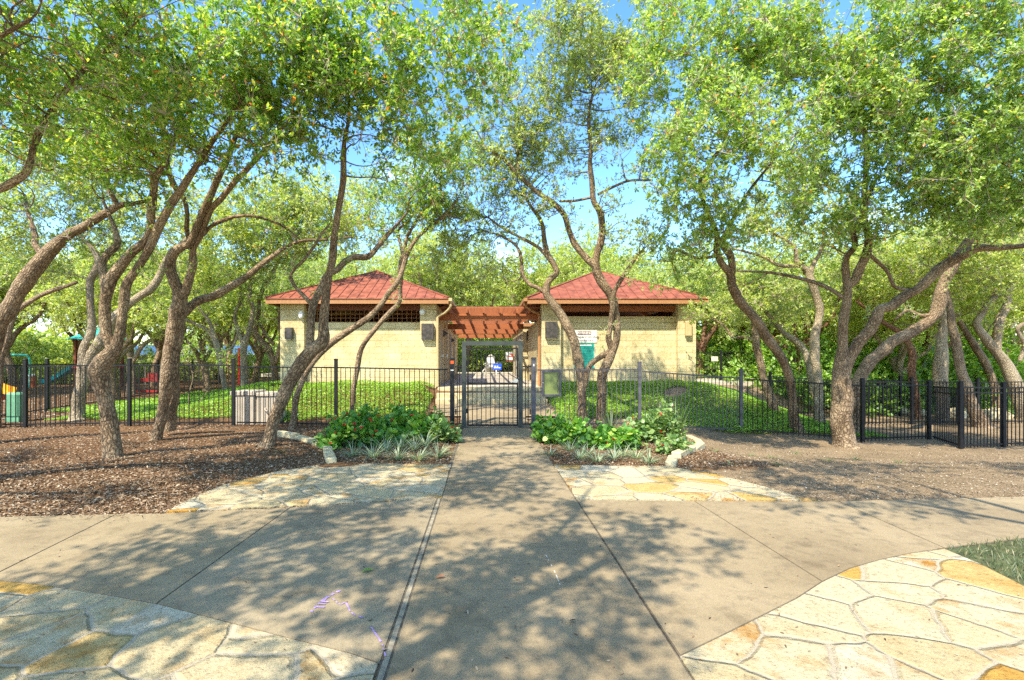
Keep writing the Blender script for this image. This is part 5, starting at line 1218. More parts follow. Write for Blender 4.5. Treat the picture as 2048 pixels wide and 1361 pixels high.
tree("oak_tree", "near oak rising outside the left edge, its fat limb curving up into the corner", [
  lm([(-420,1010,60),(-380,800,56),(-300,600,50),(-200,470,38),(-100,412,26),(0,381,21),(30,365,20),(54,344,17),(62,318,15),(70,288,14),(98,232,14),(125,187,14),(160,148,12),(205,105,9),(260,60,6)], Y=5.6),
  lm([(-290,590,30),(-250,450,26),(-180,300,20),(-100,180,16),(-20,90,12),(60,40,8)], Y=4.6),
 ], [(90,190,5.4,130,95,.9),(20,70,4.9,110,90,.8),(210,60,5.2,150,80,.9),(30,290,5.8,70,45,.5,.8),(-120,150,5,150,150,1),(-300,0,4.6,200,200,1.2),(-100,-150,4.6,250,150,1.2),(160,-120,4.8,220,110,1)], 5.7, 5.6, seed=35, dens=31, leaf='leaf_near', L=.062, sides=14)
# --- trees behind the camera whose crowns shade the walk: real trees, out of the picture
def free_tree(name, label, base, stems, crowns, leaf, L, dens, M_, R, seed, bark='bark', group=None, cat="tree"):
    """tree in world coordinates: stems = lists of (x,y,z,r), crowns = (x,y,z,rx,ry,rz[,k]); all relative to base"""
    rng = np.random.default_rng(seed); root = empty(name, base, label, cat, group)
    Vs, Fs, Us, nv = [], [], [], 0; nodes, rads = [], []
    for s in stems:
        s = np.array(s, float); C = catmull(s[:, :3], 5); rc = np.interp(np.linspace(0, 1, len(C)), np.linspace(0, 1, len(s)), s[:, 3])
        C = C + np.minimum(rc*.5, .05)[:, None]*np.stack([fnoise(C, 1.9, seed+k*2.1) for k in range(3)], -1)*(np.arange(len(C)) > 2)[:, None]
        V, Fq, UV = tube(C, rc, 9, bump=.07, seed=seed); Vs.append(V); Fs.append(Fq+nv); Us.append(UV[Fq].reshape(-1, 2)); nv += len(V)
        k0 = int(len(C)*.4); nodes += list(C[k0:]); rads += list(rc[k0:])
    cent = []
    for b in crowns:
        k = b[6] if len(b) > 6 else 1; Rr = np.array(b[3:6]); n = int(dens*k*4.19*Rr.prod())+1
        u = unit(rng.normal(0, 1, (n*3, 3)))*rng.uniform(0, 1, (n*3, 1))**(1/2.4); q = np.array(b[:3]) + u*Rr*(1+.2*fnoise(u, 3, seed)[:, None])
        keep = fnoise(q, 1.4, seed) + .6*fnoise(q, 3.2, seed+4) > -.3; cent.append(q[keep][:n])
    cent = np.vstack(cent); curves, cr = grow(nodes, rads, cent, rng)
    pos, d, nr, Ls, Ws, shoots = spray(cent, M_, R, L, rng)
    Vb, Fb = batch_tubes(curves, cr, 4); uvb = np.zeros((len(Fb), 4, 2)); uvb[:, :, 0] = [0, .02, .02, 0]; uvb[:, :, 1] = Vb[Fb][:, :, 2]
    me = make_mesh("trunk", np.vstack(Vs+[Vb]), [np.vstack(Fs+[Fb+nv])], np.vstack(Us+[uvb.reshape(-1, 2)]), [M[bark]], smooth=True); link("trunk", me, root)
    VL, FL = leaf_faces(pos, d, nr, Ls, Ws); sh = shoots[::2]
    Vt, Ft = batch_tubes(sh, np.broadcast_to(np.array([.005, .004, .002])*max(1, L/.08), (len(sh), 3)), 3)
    me = make_mesh("crown", np.vstack([VL, Vt]), [FL, Ft+len(VL)], None, [M[leaf], M['twig']], np.concatenate([np.zeros(len(FL), int), np.ones(len(Ft), int)])); link("crown", me, root)
    TREES.append((name, len(FL))); return root

SHADE = "out of view oak behind the viewpoint whose crown shades the walk"
free_tree("oak_tree", "oak behind the viewpoint on the left, its crown over the start of the walk", (-4.2, -1.7, 0),
   [[(0,0,-.2,.28),(.1,.1,1.2,.22),(.5,.2,2.4,.19),(1.0,.6,3.6,.14),(1.9,1.2,4.8,.09),(2.9,2.0,5.6,.05)], [(.5,.2,2.4,.14),(.2,1.0,3.6,.11),(.0,2.2,4.6,.08),(.3,3.4,5.4,.04)], [(1.0,.6,3.6,.1),(2.2,.1,4.4,.07),(2.9,-.1,5.2,.04)], [(.0,2.2,4.6,.07),(.8,3.8,5.7,.05),(2.2,5.0,6.3,.035)], [(1.9,1.2,4.8,.05),(2.6,2.6,5.7,.03),(3.0,3.8,6.2,.02)]],
   [(1.6,1.6,5.4,1.9,1.7,.8),(.0,1.6,5.2,1.7,1.0,.6,1.3),(.2,3.0,5.3,1.3,1.3,.7),(2.5,.3,5.3,1.2,1.3,.7),(1.9,3.6,6.0,1.3,1.1,.6),(.5,3.2,6.0,1.2,1.1,.6),(2.9,2.2,5.9,1.2,1.2,.6),(-.6,1.0,5.0,1.3,1.5,.7),(.6,4.6,6.2,1.5,1.3,.7),(2.2,5.2,6.4,1.4,1.3,.7),(-.8,4.2,6.3,1.2,1.3,.7),(2.4,6.2,6.8,1.1,1.0,.6,.8),(-1.2,-.8,5,1.5,1.2,.7)], 'leaf_near', .065, 12, 80, .27, 51)
free_tree("oak_tree", "oak behind the viewpoint on the right, its crown over the near end of the walk", (1.8, -4.9, 0),
   [[(0,0,-.2,.25),(-.2,.2,1.4,.2),(-.3,.6,2.8,.16),(-.6,1.1,4.2,.1),(-.9,1.7,5.4,.05)], [(-.3,.6,2.8,.12),(.4,1.2,4.0,.08),(.9,1.8,5.0,.04)]],
   [(-.5,1.4,5.2,1.4,1.3,.7),(.6,1.9,5.0,1.0,1.0,.6),(-1.4,.4,5.2,1.0,1.2,.7)], 'leaf_near', .065, 13, 80, .27, 52)
free_tree("oak_tree", "oak behind the viewpoint far on the right, its crown shading the bare earth", (5.0, -.6, 0),
   [[(0,0,-.2,.24),(-.2,.3,1.4,.19),(-.5,.9,2.9,.14),(-1.2,1.9,4.6,.06),(-1.9,3.2,6.0,.03)], [(-.5,.9,2.9,.12),(.3,2.0,4.4,.08),(.6,3.4,5.8,.04)], [(-1.2,1.9,4.6,.05),(-2.6,2.6,5.6,.03),(-3.8,3.4,6.2,.02)]],
   [(-2.6,3.9,6.2,1.2,1.1,.6),(-1.2,4.6,6.6,1.1,1.0,.6),(.6,4.4,6.4,1.0,1.0,.6),(-4.0,3.5,6.3,1.3,1.0,.6),(-3.2,2.4,6.0,1.0,1.0,.6)], 'leaf_near', .065, 12, 80, .27, 53)

free_tree("oak_tree", "oak outside the left edge whose crown shades the mulch", (-11.0, 2.0, 0),
   [[(0,0,-.2,.24),(.2,.2,1.4,.19),(.8,.6,2.9,.14),(1.8,1.4,4.2,.09),(3.2,2.4,5.2,.04)], [(.8,.6,2.9,.12),(1.2,1.8,4.0,.08),(1.3,3.2,5.0,.04)], [(1.8,1.4,4.2,.08),(3.4,.8,4.9,.05),(4.7,.6,5.3,.03)]],
   [(2,1.5,5,1.2,1.0,.5,.7),(3.6,2.6,5.4,1.2,1.0,.5,.7),(1.2,3.2,5.1,1.1,1.0,.5,.7),(4.6,.6,5.3,1.1,.9,.5,.7),(2.6,4.0,5.3,1.0,.9,.5,.6)], 'leaf_near', .07, 10, 70, .28, 54)

# --- tree line and mid-distance copies
def variant(seed, leaf, bark, L=.12, tall=7.5, wide=2.6, M_=90, dens=3.2):
    rng = np.random.default_rng(seed); a = rng.uniform(0, 6.28); st = []; cr = []
    lean = np.array([cos(a), sin(a)])*.5
    st.append([(0,0,-.3,.24),(lean[0]*.3,lean[1]*.3,.9,.18),(lean[0]*.8,lean[1]*.8,1.9,.15),(lean[0]*1.3,lean[1]*1.3,3.1,.11),(lean[0]*1.2,lean[1]*1.5,tall*.62,.07),(lean[0],lean[1],tall*.85,.03)])
    for k in range(4):
        b = a + 1.2 + k*1.55 + rng.uniform(-.3, .3); d = np.array([cos(b), sin(b)]); z0 = rng.uniform(1.3, 2.2); p = lean*.7
        st.append([(p[0],p[1],z0,.12),(p[0]+d[0]*.5,p[1]+d[1]*.5,z0+.9,.1),(p[0]+d[0]*1.2,p[1]+d[1]*1.2,z0+1.6,.075),(p[0]+d[0]*1.6,p[1]+d[1]*1.6,z0+2.8,.05),(p[0]+d[0]*2.1,p[1]+d[1]*2.1,z0+3.6,.025)])
        cr.append((p[0]+d[0]*1.9,p[1]+d[1]*1.9,z0+3.0+rng.uniform(-.4,.5),wide*.62,wide*.62,1.35))
    cr.append((lean[0],lean[1],tall-1.4,wide*.75,wide*.75,1.5)); cr.append((lean[0]*1.2,lean[1]*1.4,tall-2.9,wide*.8,wide*.8,1.3))
    return st, cr
def copy_thing(root, loc, rz, s, label=None, group=None, sz=None):
    r = root.copy(); SC.collection.objects.link(r); r.location = loc; r.rotation_euler = (0, 0, rz); r.scale = (s, s, sz or s)
    if label: r["label"] = label
    if group: r["group"] = group
    for ch in root.children:
        c = ch.copy(); SC.collection.objects.link(c); c.parent = r
    return r
rngB = np.random.default_rng(77)
def zone_trees(name, spots, protos, label, group):
    for i, (x, y, s) in enumerate(spots):
        loc = (x, y, float(gz(x, y)) - .05 if abs(x) > 14 or y < 32 else .65)
        r = protos[i % len(protos)]
        if r.get("used") is None:
            r["used"] = 1; r.location = loc; r.scale = (s,)*3; r["label"] = label; r["group"] = group
        else: copy_thing(r, loc, rngB.uniform(0, 6.28), s, label, group)
mk = lambda seed, leaf, bark, **k: free_tree("oak_tree", "oak in the far tree line", (0, 0, 0), *variant(seed, leaf, bark, **k), leaf, k.get('L', .12), k.get('dens', 3.2), k.get('M_', 95), .44, seed, bark)
pa = [mk(61, 'leaf_far', 'bark_pale'), mk(62, 'leaf_mid', 'bark'), mk(63, 'leaf_far', 'bark')]
zone_trees("oak_tree", [(-16.2,23.5,.95),(-21.5,23.5,1.0),(-26,25,1.0),(-15.5,25,.95),(-19.5,30,1.05),(-25,32,1.1),(-31,30,1.1),(-34,35,1.2),(-13.5,30,1.0),(-28,39,1.2),(-23,19.5,.9),(-30,22,1.0),(-36,27,1.1),(-40,33,1.3),(-33,44,1.4),(-24,46,1.4),(-44,42,1.4),(-13,24,.9),(-18,35,1.1),(-20,40,1.2),(-14,19.5,.8)], pa,
   "crooked oak among the playground equipment, far back on the left", "oaks round the playground")
zone_trees("oak_tree", [(-3.4,34,1.3),(-1.2,37,1.25),(3.2,35,1.2),(6.6,34,1.25),(-10.5,27,1.0),(-7.2,30,1.0),(-11,35,1.2),(-4.2,43,1.15),(.2,46,1.05),(4.4,44,1.15),(8.0,40,1.2),(-8,42,1.2),(7.2,29,.9),(11.5,30,1.0),(2.2,55,1.3),(-2.6,56,1.3)], pa,
   "oak rising behind the red roofed stone buildings", "oaks behind the buildings")
pb = [mk(64, 'leaf_far', 'bark_red'), mk(65, 'leaf_far', 'bark_pale')]
zone_trees("oak_tree", [(12.2,20.5,.9),(15.5,19.5,.9),(18.5,22,1.0),(22,21,1.0),(14,25,1.0),(20,27,1.05),(26,26,1.1),(17,31,1.1),(24,33,1.2),(31,30,1.2),(30,38,1.25),(12.5,35,1.1),(10.2,24.5,.9),(13.5,28.5,1.0),(17.2,25,.9),(34,36,1.3),(22,38,1.2),(9.5,34,1.1)], pb,
   "oak in the woodland behind the right fence", "oaks of the right woodland")
# bright undergrowth
def bush(seed, leaf, r=1.2, h=1.5, n=75, L=.11):
    rng = np.random.default_rng(seed); root = empty("bush", (0, 0, 0)); u = unit(rng.normal(0, 1, (n, 3))); u[:, 2] = np.abs(u[:, 2])
    cent = u*np.array([r, r, h])*rng.uniform(.35, 1, (n, 1)); base = np.zeros((n, 3)); base[:, :2] = cent[:, :2]*.12
    t = np.linspace(0, 1, 5)[None, :, None]; cv = base[:, None]*(1-t) + cent[:, None]*t + np.array([0, 0, .18])*np.sin(pi*t)
    V, Fq = batch_tubes(cv, np.broadcast_to(np.linspace(.018, .005, 5), (n, 5)), 4)
    link("stems", make_mesh("stems", V, [Fq], None, [M['twig']]), root)
    pos, d, nr, Ls, Ws, sh = spray(cent, 75, .36, L, rng, ar=.55); VL, FL = leaf_faces(pos, d, nr, Ls, Ws)
    link("foliage", make_mesh("foliage", VL, [FL], None, [M[leaf]]), root); TREES.append(("bush", len(FL)))
    return root
b1, b2 = bush(71, 'leaf_under'), bush(72, 'leaf_under', 1.5, 1.2)
spots = [(12.2,20.2,1.7),(14.2,20.6,1.9),(16.6,20.4,1.7),(18.9,20.6,2.0),(21.3,20.8,1.9),(23.6,21.4,2.1),(10.6,27.5,2.2),(12.6,27,2.4),(15.4,24,2.2),(19.2,24.3,2.3),(23,26,2.5),(11.5,21.5,1.2),(13.5,22,1.5),(15.5,21.5,1.3),(17.5,22.5,1.6),(19.6,21.5,1.4),(21.5,23,1.7),(24,23,1.6),(12.4,24.5,1.7),(16.4,25.5,1.8),(20,26,1.9),(10.2,25.5,1.5),(26.5,25,1.9),(14.3,29,2.2),(23,29,2.3),(18.4,18.7,.8),(20.5,18.9,1.0),(28,30,2.4),(10,29,1.6)]
for i, (x, y, s) in enumerate(spots):
    pr = (b1, b2)[i % 2]; lab = "bright green bush in the undergrowth behind the right fence"; loc = (x, y, float(gz(x, y)) - .05)
    if i < 2: pr.location = loc; pr.scale = (s,)*3; tag(pr, lab, "bush", "undergrowth bushes on the right")
    else: copy_thing(pr, loc, rngB.uniform(0, 6.28), s, lab, "undergrowth bushes on the right")
hp = bush(73, 'leaf_far', 1.4, 1.6); lab = "pale green bush behind the far deck fence"
for i, (x, s) in enumerate([(-7,1.6),(-4.6,1.8),(-2.3,1.7),(-.2,1.7),(1.9,1.8),(4,1.8),(6.4,1.7)]):
    if i == 0: hp.location = (x, 38, .7); hp.scale = (s,)*3; tag(hp, lab, "bush", "bushes behind the deck")
    else: copy_thing(hp, (x, 38 + .4*(i % 3), .7), rngB.uniform(0, 6.28), s, lab, "bushes behind the deck")
pp = bush(74, 'leaf_mid', 1.5, 1.5); lab = "loose grey green bush at the back of the playground"
for i, (x, y, s) in enumerate([(-24,36,1.3),(-29,37,1.5),(-33,40,1.8),(-38,38,1.9),(-20,44,1.6),(-14,44,1.7),(-42,44,2.2),(-36,46,2.2),(-27,34,1.8),(-31.5,34,2.0),(-22,40,2.0),(-17,48,2.2),(-35,38,2.2),(-30,48,2.4),(-9,46,1.8),(-11,41,1.4)]):
    if i == 0: pp.location = (x, y, 0); pp.scale = (s,)*3; tag(pp, lab, "bush", "bushes behind the playground")
    else: copy_thing(pp, (x, y, 0), rngB.uniform(0, 6.28), s, lab, "bushes behind the playground")
fp = bush(76, 'leaf_far', 1.6, 1.5, 95, .15); lab = "tall rounded thicket in the farthest tree line"
for i, x in enumerate(np.arange(-78, 80, 5.2)):
    y = 58 + 5*sin(x*1.7); s = 3.9 + .8*sin(x*2.3)
    if i == 0: fp.location = (x, y, 0); fp.scale = (s,)*3; tag(fp, lab, "bush", "thickets of the farthest tree line")
    else: copy_thing(fp, (x, y, .0), rngB.uniform(0, 6.28), s, lab, "thickets of the farthest tree line")
sap = free_tree("sapling", "bright green sapling with a thin bent stem behind the left fence", (xl(382,14.2), 14.2, 0.1),
   [[(0,0,-.1,.022),(-.06,0,.5,.02),(.02,.05,1.0,.016),(-.05,0,1.6,.012),(.1,0,2.2,.006)],[(0,0,.0,.012),(.3,0,.4,.01),(.55,.1,.8,.006)]],
   [(0,0,1.9,.75,.6,.35),(.5,.1,1.5,.6,.5,.3,.8),(-.4,0,1.4,.4,.4,.25,.7)], 'leaf_under', .06, 12, 50, .22, 75)
# low rounded boulders
for i, (px, Y, s) in enumerate([(1905,17.3,.35),(1935,18.2,.28),(1990,17.2,.42),(1800,19,.3),(1842,18.4,.22),(2035,18.4,.4)]):
    rng = np.random.default_rng(90+i); x = xl(px, Y); bm_ = MB(); nth, nph = 12, 7
    pt3 = lambda a, b: np.array([cos(a)*cos(b), sin(a)*cos(b), sin(b)*.7])
    for a in range(nth):
        for b in range(nph):
            q = [pt3(2*pi*(a+u)/nth, -pi/2+pi*(b+v)/nph) for u, v in ((0,0),(1,0),(1,1),(0,1))]
            q = [p*s*(1 + .22*float(fnoise(p, 2.2, i*3.1)) ) for p in q]; bm_.poly(q, [(0,0),(1,0),(1,1),(0,1)])
    o = bm_.build("boulder", M['edge'], None, (x, Y, float(gz(x, Y)) + s*.25), smooth=True)
    tag(o, "pale boulder lying under the trees behind the right fence", "boulder", "boulders behind the right fence")

# ------------------------------------------------------------------ planting beds
def shrub(px, py, r, h, n, seed, label, leaf='leaf_bed', L=.092, nf=10, dead=0):
    h = h*.74; x, y = G(px, py); z = float(gz(x, y)); rng = np.random.default_rng(seed); root = empty("turks_cap_shrub", (x, y, z), label, "shrub")
    ns = 26; u = unit(rng.normal(0, 1, (ns, 3)) + np.array([0, 0, .35])); u[:, 2] = np.abs(u[:, 2]); tip = u*np.array([r, r*.85, h])*rng.uniform(.72, 1.04, (ns, 1)); tip[:, 2] = np.maximum(tip[:, 2], .12)
    base = np.zeros((ns, 3)); base[:, :2] = tip[:, :2]*.25
    t = np.linspace(0, 1, 6)[None, :, None]; cv = base[:, None]*(1-t) + tip[:, None]*t; cv[:, :, 2] += .12*np.sin(pi*t[:, :, 0])*h
    V, Fq = batch_tubes(cv, np.broadcast_to(np.linspace(.008, .003, 6), (ns, 6)), 4); link("stems", make_mesh("stems", V, [Fq], None, [M['blade']]), root)
    n = int(n*1.35); k = rng.integers(0, ns, n); tt = rng.uniform(.22, 1.0, n)**.8; i0 = np.minimum((tt*5).astype(int), 4); fr = (tt*5 - i0)[:, None]
    pos = cv[k, i0]*(1-fr) + cv[k, i0+1]*fr + rng.normal(0, .055, (n, 3)); pos[:, 2] = np.maximum(pos[:, 2], .03)
    out = unit(pos*np.array([1, 1, .7]) + 1e-3); d = unit(out + rng.normal(0, .55, (n, 3)) + np.array([0, 0, -.25])); nr = unit(out*.55 + np.array([0, -.15, .75]) + rng.normal(0, .38, (n, 3)))
    Ls = L*rng.uniform(.5, 1.2, n); VL, FL = leaf_faces(pos, d, nr, Ls, Ls*.95, 'round', .16)
    link("foliage", make_mesh("foliage", VL, [FL], None, [M[leaf]]), root)
    if nf:
        kk = rng.integers(0, ns, nf); c = cv[kk, 5] + rng.normal(0, .03, (nf, 3)) + np.array([0, -.02, .03]); c = np.repeat(c, 7, 0)
        dd = unit(rng.normal(0, .45, (nf*7, 3)) + np.array([0, 0, .9])); VF, FF = leaf_faces(c, dd, unit(rng.normal(0, 1, (nf*7, 3))), .05, .028, 'leaf')
        link("blossoms", make_mesh("blossoms", VF, [FF], None, [M['flower']]), root)
    return root
A = "red flowered broad leaf shrub "
shrub(690,893,.52,.74,620,101, A + "at the left corner of the left bed", nf=14)
shrub(728,872,.5,.98,620,102, A + "with the tallest blooms, behind the left bed's corner", nf=8)
shrub(765,889,.52,.66,560,103, A + "in the middle of the left bed, in front", nf=9)
shrub(800,873,.5,.9,560,104, A + "in the middle of the left bed, against the fence", nf=7)
shrub(845,884,.46,.66,480,105, A + "right of the middle of the left bed", nf=6)
shrub(885,886,.36,.52,330,106, "yellowish green broad leaf shrub beside the walk in the left bed", 'leaf_bed_pale', .09, nf=6)
shrub(868,868,.34,.82,260,107, "tall leggy shrub by the orange stickered post in the left bed", 'leaf_bed', .09, nf=6)
shrub(1104,884,.4,.74,430,108, "upright green shrub below the notice case in the right bed", nf=3)
shrub(1150,890,.38,.56,380,109, "low green shrub beside the walk's right bed, left of the two trunks", 'leaf_bed', .1, nf=3)
shrub(1200,893,.40,.52,460,110, "bushy green shrub in front of the twin trunks in the right bed", nf=4)
shrub(1243,898,.4,.52,430,111, "low spreading shrub in the middle of the right bed", nf=3)
shrub(1278,880,.40,.70,470,112, "paler tall shrub in the right half of the right bed", 'leaf_bed_pale', .085, nf=6)
shrub(1325,876,.48,1.02,620,113, "tallest airy pale shrub at the right end of the right bed", 'leaf_bed_pale', .07, nf=6)
shrub(1348,905,.30,.42,240,114, "small pale shrub by the curved edging of the right bed", 'leaf_bed_pale', .07, nf=2)
def clump(name, px, py, n, h, w, seed, label, mat, cat, spread=1.0, erect=.85, droop=.55, group=None):
    x, y = G(px, py); z = float(gz(x, y)); rng = np.random.default_rng(seed)
    V, Fq = blades((0, 0, 0), n, h, spread, w, rng, 6, droop, erect); o = link(name, make_mesh(name, V, [Fq], None, [M[mat]], smooth=True), None, (x, y, z - .01)); o.rotation_euler = (0, 0, rng.uniform(0, 6.28))
    return tag(o, label, cat, group)
ords = ["first","second","third","fourth","fifth","sixth","seventh","eighth","ninth","tenth"]
for side, pts in (("left", [(705,914),(747,919),(771,902),(797,921),(800,897),(829,900),(837,921),(851,894),(877,915)]), ("right", [(1101,911),(1139,901),(1161,922),(1176,912),(1195,926),(1228,919),(1247,914),(1273,916),(1299,924)])):
    for i, (px, py) in enumerate(pts):
        big = 1.0 if side == "left" else .82
        clump("striped_lilyturf", px, py, int(70*big), .40*big*(.85 + .3*((i*37) % 10)/10), .013, 200+i+50*(side == "right"), "striped pale lilyturf tuft, %s from the left in the %s bed's front row" % (ords[i], side), 'stripe', "ornamental grass", group="lilyturf tufts along the %s bed" % side, erect=.8)
for i, (px, py, h, n, lab) in enumerate([(862,868,.95,90,"dark green grass clump standing behind the shrubs of the left bed"),(725,862,.85,50,"thin grass clump by the fence post in the left bed"),(1160,872,.78,45,"grass clump in front of the twin trunks in the right bed"),(1222,868,.95,40,"tall thin grass clump right of the twin trunks"),(1352,878,1.2,70,"tall pale grass clump arching over the curved edging"),(1318,862,1.05,45,"grass clump behind the tallest pale shrub")]):
    clump("grass_clump", px, py, n, h*.75, .014, 300+i, lab, 'blade', "grass clump", spread=.7, erect=1.15, droop=.35)
for i, (px, py) in enumerate([(1430,893),(1500,899),(1545,905),(1590,886),(1655,905),(1710,893),(1460,930),(1560,930),(1800,905),(560,905),(1250,862)]):
    clump("weed_tuft", px, py, 26, .16, .008, 330+i, "small green weed tuft on the bare earth right of the beds" if px > 1300 else "small green weed tuft in the mulch", 'blade', "weed", erect=.7, group="weed tufts on the earth")

# ------------------------------------------------------------------ ground cover, mulch, litter, lawn (uncountable)
def scatter_leaves(name, xr, yr, n, L, mat, keep, zlo, zhi, seed, shape='leaf', flat=.45):
    rng = np.random.default_rng(seed); p = np.stack([rng.uniform(*xr, n), rng.uniform(*yr, n)], -1); p = p[keep(p)]
    hgt = zlo + (zhi-zlo)*rng.uniform(0, 1, len(p))**.7*(.55 + .45*fnoise(np.c_[p, p[:, :1]*0], 1.7, seed)); pos = np.c_[p, gz(p[:, 0], p[:, 1]) + hgt]
    d = rng.normal(0, 1, pos.shape)*np.array([1, 1, .3]); nr = unit(rng.normal(0, flat, pos.shape) + np.array([0, 0, 1]))
    Ls = L*rng.uniform(.6, 1.3, len(pos)); V, Fq = leaf_faces(pos, d, nr, Ls, Ls*.6, shape)
    o = link(name, make_mesh(name, V, [Fq], None, [M[mat]])); return tag(o, kind="stuff")
def cov(p):
    n = fnoise(np.c_[p, p[:, :1]*0], .9, 3.0)
    return ((p[:, 0] < -1.62) | (p[:, 0] > 1.95)) & (p[:, 1] > 13.1 + .35*n) & (p[:, 1] < np.where((p[:, 0] > -6.7) & (p[:, 0] < 6.9), 16.5, 19)) & (n > -.75) & (p[:, 0] < 10.2 - .12*(p[:, 1]-13)) & ~((p[:, 0] > 6.9) & (p[:, 1] > 17.0))
scatter_leaves("ground_cover", (1.9, 10.5), (12.8, 18), 120000, .046, 'leaf_cover', cov, .02, .17, 401)
scatter_leaves("ground_cover", (-11.5, -1.5), (12.8, 19), 110000, .046, 'leaf_cover', cov, .02, .15, 402)
scatter_leaves("ground_cover", (-13.5, -6.5), (14, 31), 90000, .065, 'leaf_cover', lambda p: (p[:, 0] > -12.7 - .16*(p[:, 1]-13.5)) & (p[:, 1] > 15.2), .02, .14, 403)
lw_poly = lawn_poly
pav = [near_l, near_r, far_l, far_r, lw_poly, [(-.56,-6),(1.04,-6),(1.04,11.9),(-.56,11.9)]] + [[tuple(G(*q)) for q in v] for v in slabs.values()]
def offpave(p):
    m = np.zeros(len(p), bool)
    for q in pav: m |= inpoly(p, q)
    return ~m
rngM = np.random.default_rng(501)
def litter(name, n, xr, yr, mat, size, seed, keep, ar=.45, tilt=.35):
    rng = np.random.default_rng(seed); u = rng.uniform(0, 1, n); y = 1/((1/yr[0])*(1-u) + (1/yr[1])*u); x = rng.uniform(*xr, n); p = np.stack([x, y], -1); p = p[keep(p) & offpave(p)]
    pos = np.c_[p, gz(p[:, 0], p[:, 1]) + rng.uniform(.002, .02, len(p))]; d = rng.normal(0, 1, pos.shape)*np.array([1, 1, .25]); nr = unit(rng.normal(0, tilt, pos.shape) + np.array([0, 0, 1]))
    Ls = size*rng.uniform(.4, 1.5, len(pos)); V, Fq = leaf_faces(pos, d, nr, Ls, Ls*ar, 'diamond', .3); return tag(link(name, make_mesh(name, V, [Fq], None, [M[mat]])), kind="stuff")
litter("mulch", 150000, (-13, -.5), (4.6, 13.4), 'chips', .036, 502, lambda p: np.ones(len(p), bool))
litter("mulch", 14000, (1.0, 4.4), (7.6, 12.4), 'chips', .036, 503, lambda p: np.ones(len(p), bool))
litter("leaf_litter", 60000, (1.5, 15), (5.8, 22), 'pebbles', .02, 504, lambda p: p[:, 0] > 3.2 - .25*(p[:, 1]-7.7), .6)
litter("leaf_litter", 30000, (-30, -6), (13.5, 32), 'pebbles', .07, 505, lambda p: p[:, 0] < -9, .6)
rngS = np.random.default_rng(621); ed = []
for poly, na in (([(-8.2,5.0),(-6,5.12),(-3.6,5.18),(-3.34,5.26)], 420), (far_l[:9], 420), (far_r[2:8], 200), ([(2.2,5.84),(4.2,5.86),(6.4,5.92)], 200), ([(-.5,7.8),(-.5,11.6)], 160), ([(1.03,7.8),(1.03,11.6)], 160), ([(far_l[8][0],far_l[8][1]),(-.52,7.72)], 160), ([(1.04,7.68),(2.7,7.62)], 160)):
    q = np.array(poly); sg = np.linalg.norm(np.diff(q, axis=0), axis=1); cs = np.r_[0, np.cumsum(sg)]; t_ = rngS.uniform(0, cs[-1], na); ed.append(np.c_[np.interp(t_, cs, q[:, 0]), np.interp(t_, cs, q[:, 1])] + rngS.normal(0, .075, (na, 2)))
ed = np.vstack(ed); pos = np.c_[ed, np.full(len(ed), .0285)]; V, Fq = leaf_faces(pos, rngS.normal(0, 1, pos.shape)*[1, 1, .1], unit(rngS.normal(0, .2, pos.shape) + [0, 0, 1]), .036*rngS.uniform(.4, 1.4, len(pos)), .013, 'diamond', .3); tag(link("mulch", make_mesh("mulch", V, [Fq], None, [M['chips']])), kind="stuff")
rngP = np.random.default_rng(611); n = 520; u = rngP.uniform(0, 1, n); y = 1/((1/2.3)*(1-u) + (1/8.0)*u); x = rngP.uniform(-5, 6, n)
z0 = np.where(inpoly(np.c_[x, y], far_l) | inpoly(np.c_[x, y], far_r), .026, .0185); pos = np.c_[x, y, z0]; pos = pos[~offpave(pos[:, :2]) & ~inpoly(pos[:, :2], lawn_poly)]
V, Fq = leaf_faces(pos, rngP.normal(0, 1, pos.shape)*[1, 1, .08], unit(rngP.normal(0, .2, pos.shape) + [0, 0, 1]), .026*rngP.uniform(.3, 1.5, len(pos)), .009, 'leaf', .3); tag(link("leaf_litter", make_mesh("leaf_litter", V, [Fq], None, [M['chips']])), kind="stuff")
rngL = np.random.default_rng(601); n = 26000; lp = np.stack([rngL.uniform(3.4, 9, n), rngL.uniform(2.2, 4.9, n)], -1); lp = lp[inpoly(lp, lawn_poly)]
lp = lp[fnoise(np.c_[lp, lp[:, :1]*0], 2.5, 2) > -.6]
d = unit(rngL.normal(0, .55, (len(lp), 3)) + np.array([0, 0, 1.0])); V, Fq = leaf_faces(np.c_[lp, np.full(len(lp), .004)], d, rngL.normal(0, 1, (len(lp), 3)), .055*rngL.uniform(.5, 1.4, len(lp)), .006)
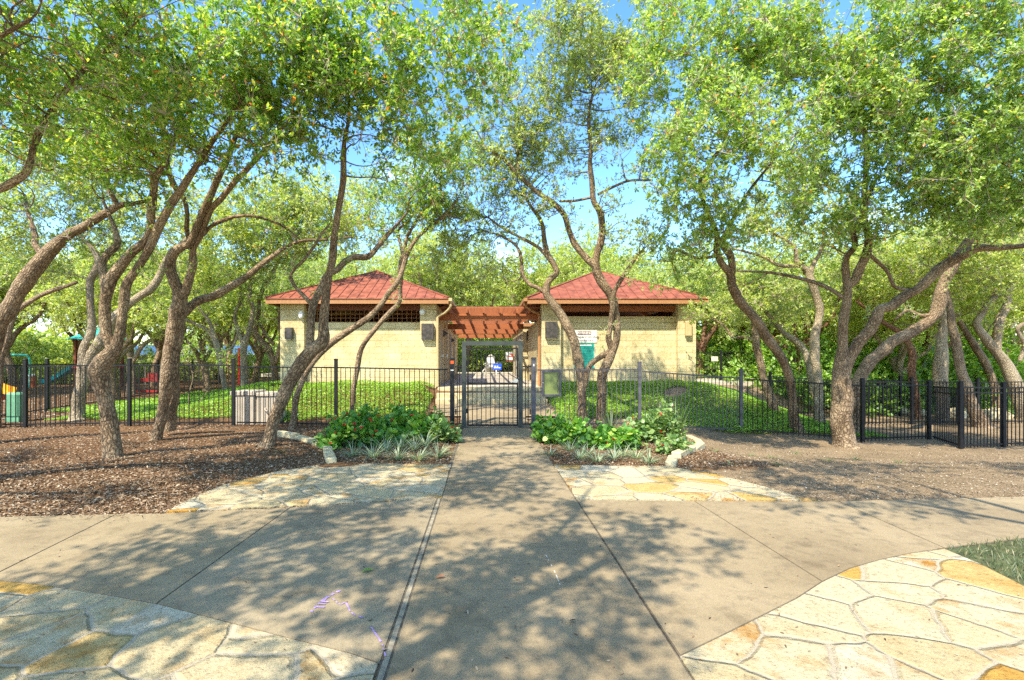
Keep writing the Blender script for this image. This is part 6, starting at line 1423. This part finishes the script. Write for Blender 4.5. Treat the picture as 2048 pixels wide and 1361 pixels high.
tag(link("grass", make_mesh("grass", V, [Fq], None, [M['blade_dry']])), kind="stuff")
# single fallen leaves on the walk
for px, py, L, mt, lab, a in ((722,1146,.10,'leaf_bed',"single dark green leaf lying on the left slab",.5),(870,1157,.075,'play_orange',"single orange dead leaf lying on the walk",.1),(1138,1245,.05,'ink',"small black leaf on the near walk slab",.2),(1520,955,.05,'pebbles',"curled dry leaf on the right far flagstones",.9)):
    x, y = G(px, py, .02); v, f_ = leaf_faces(np.array([[0, 0, .006]]), np.array([[cos(a), sin(a), .06]]), np.array([[0, .2, 1.0]]), L, L*.5, 'leaf', .3)
    tag(link("fallen_leaf", make_mesh("fallen_leaf", v, [f_], None, [M[mt]]), None, (x, y, .022)), lab, "leaf")
def rib(pts, w, z, name, mat, lab, cat):
    C = catmull([(*G(*q), z) for q in pts], 6); t = np.gradient(C, axis=0); s = unit(np.stack([-t[:, 1], t[:, 0], 0*t[:, 0]], -1)); ww = w*(1 + .5*fnoise(C, 40, 1.0))[:, None]
    V = np.vstack([C - s*ww/2, C + s*ww/2]); k = len(C); i = np.arange(k-1); i = i[(fnoise(C[:-1], 60, 5) > -.2)]
    return tag(link(name, make_mesh(name, V, [np.stack([i, i+1, i+1+k, i+k], -1)], None, [M[mat]])), lab, cat)
rib([(622,1230),(640,1212),(658,1198),(680,1187)], .022, .0195, "chalk_mark", 'chalk', "short smudged purple chalk stroke on the left slab", "chalk mark")
rib([(640,1222),(650,1210),(660,1204)], .055, .0210, "chalk_mark", 'chalk', "thick purple chalk patch inside the smudged stroke", "chalk mark")
rib([(664,1202),(680,1215),(692,1212),(703,1232),(730,1245),(748,1270),(764,1295),(771,1320)], .010, .0198, "chalk_mark", 'chalk', "long thin dotted purple chalk trail running to the walk's joint", "chalk mark")
rib([(1090,1112),(1100,1130),(1112,1155),(1120,1176)], .007, .0198, "chalk_mark", 'offwhite', "thin pale chalk line on the middle of the walk", "chalk mark")
print("LEAVES", sum(k for _, k in TREES), len(TREES))
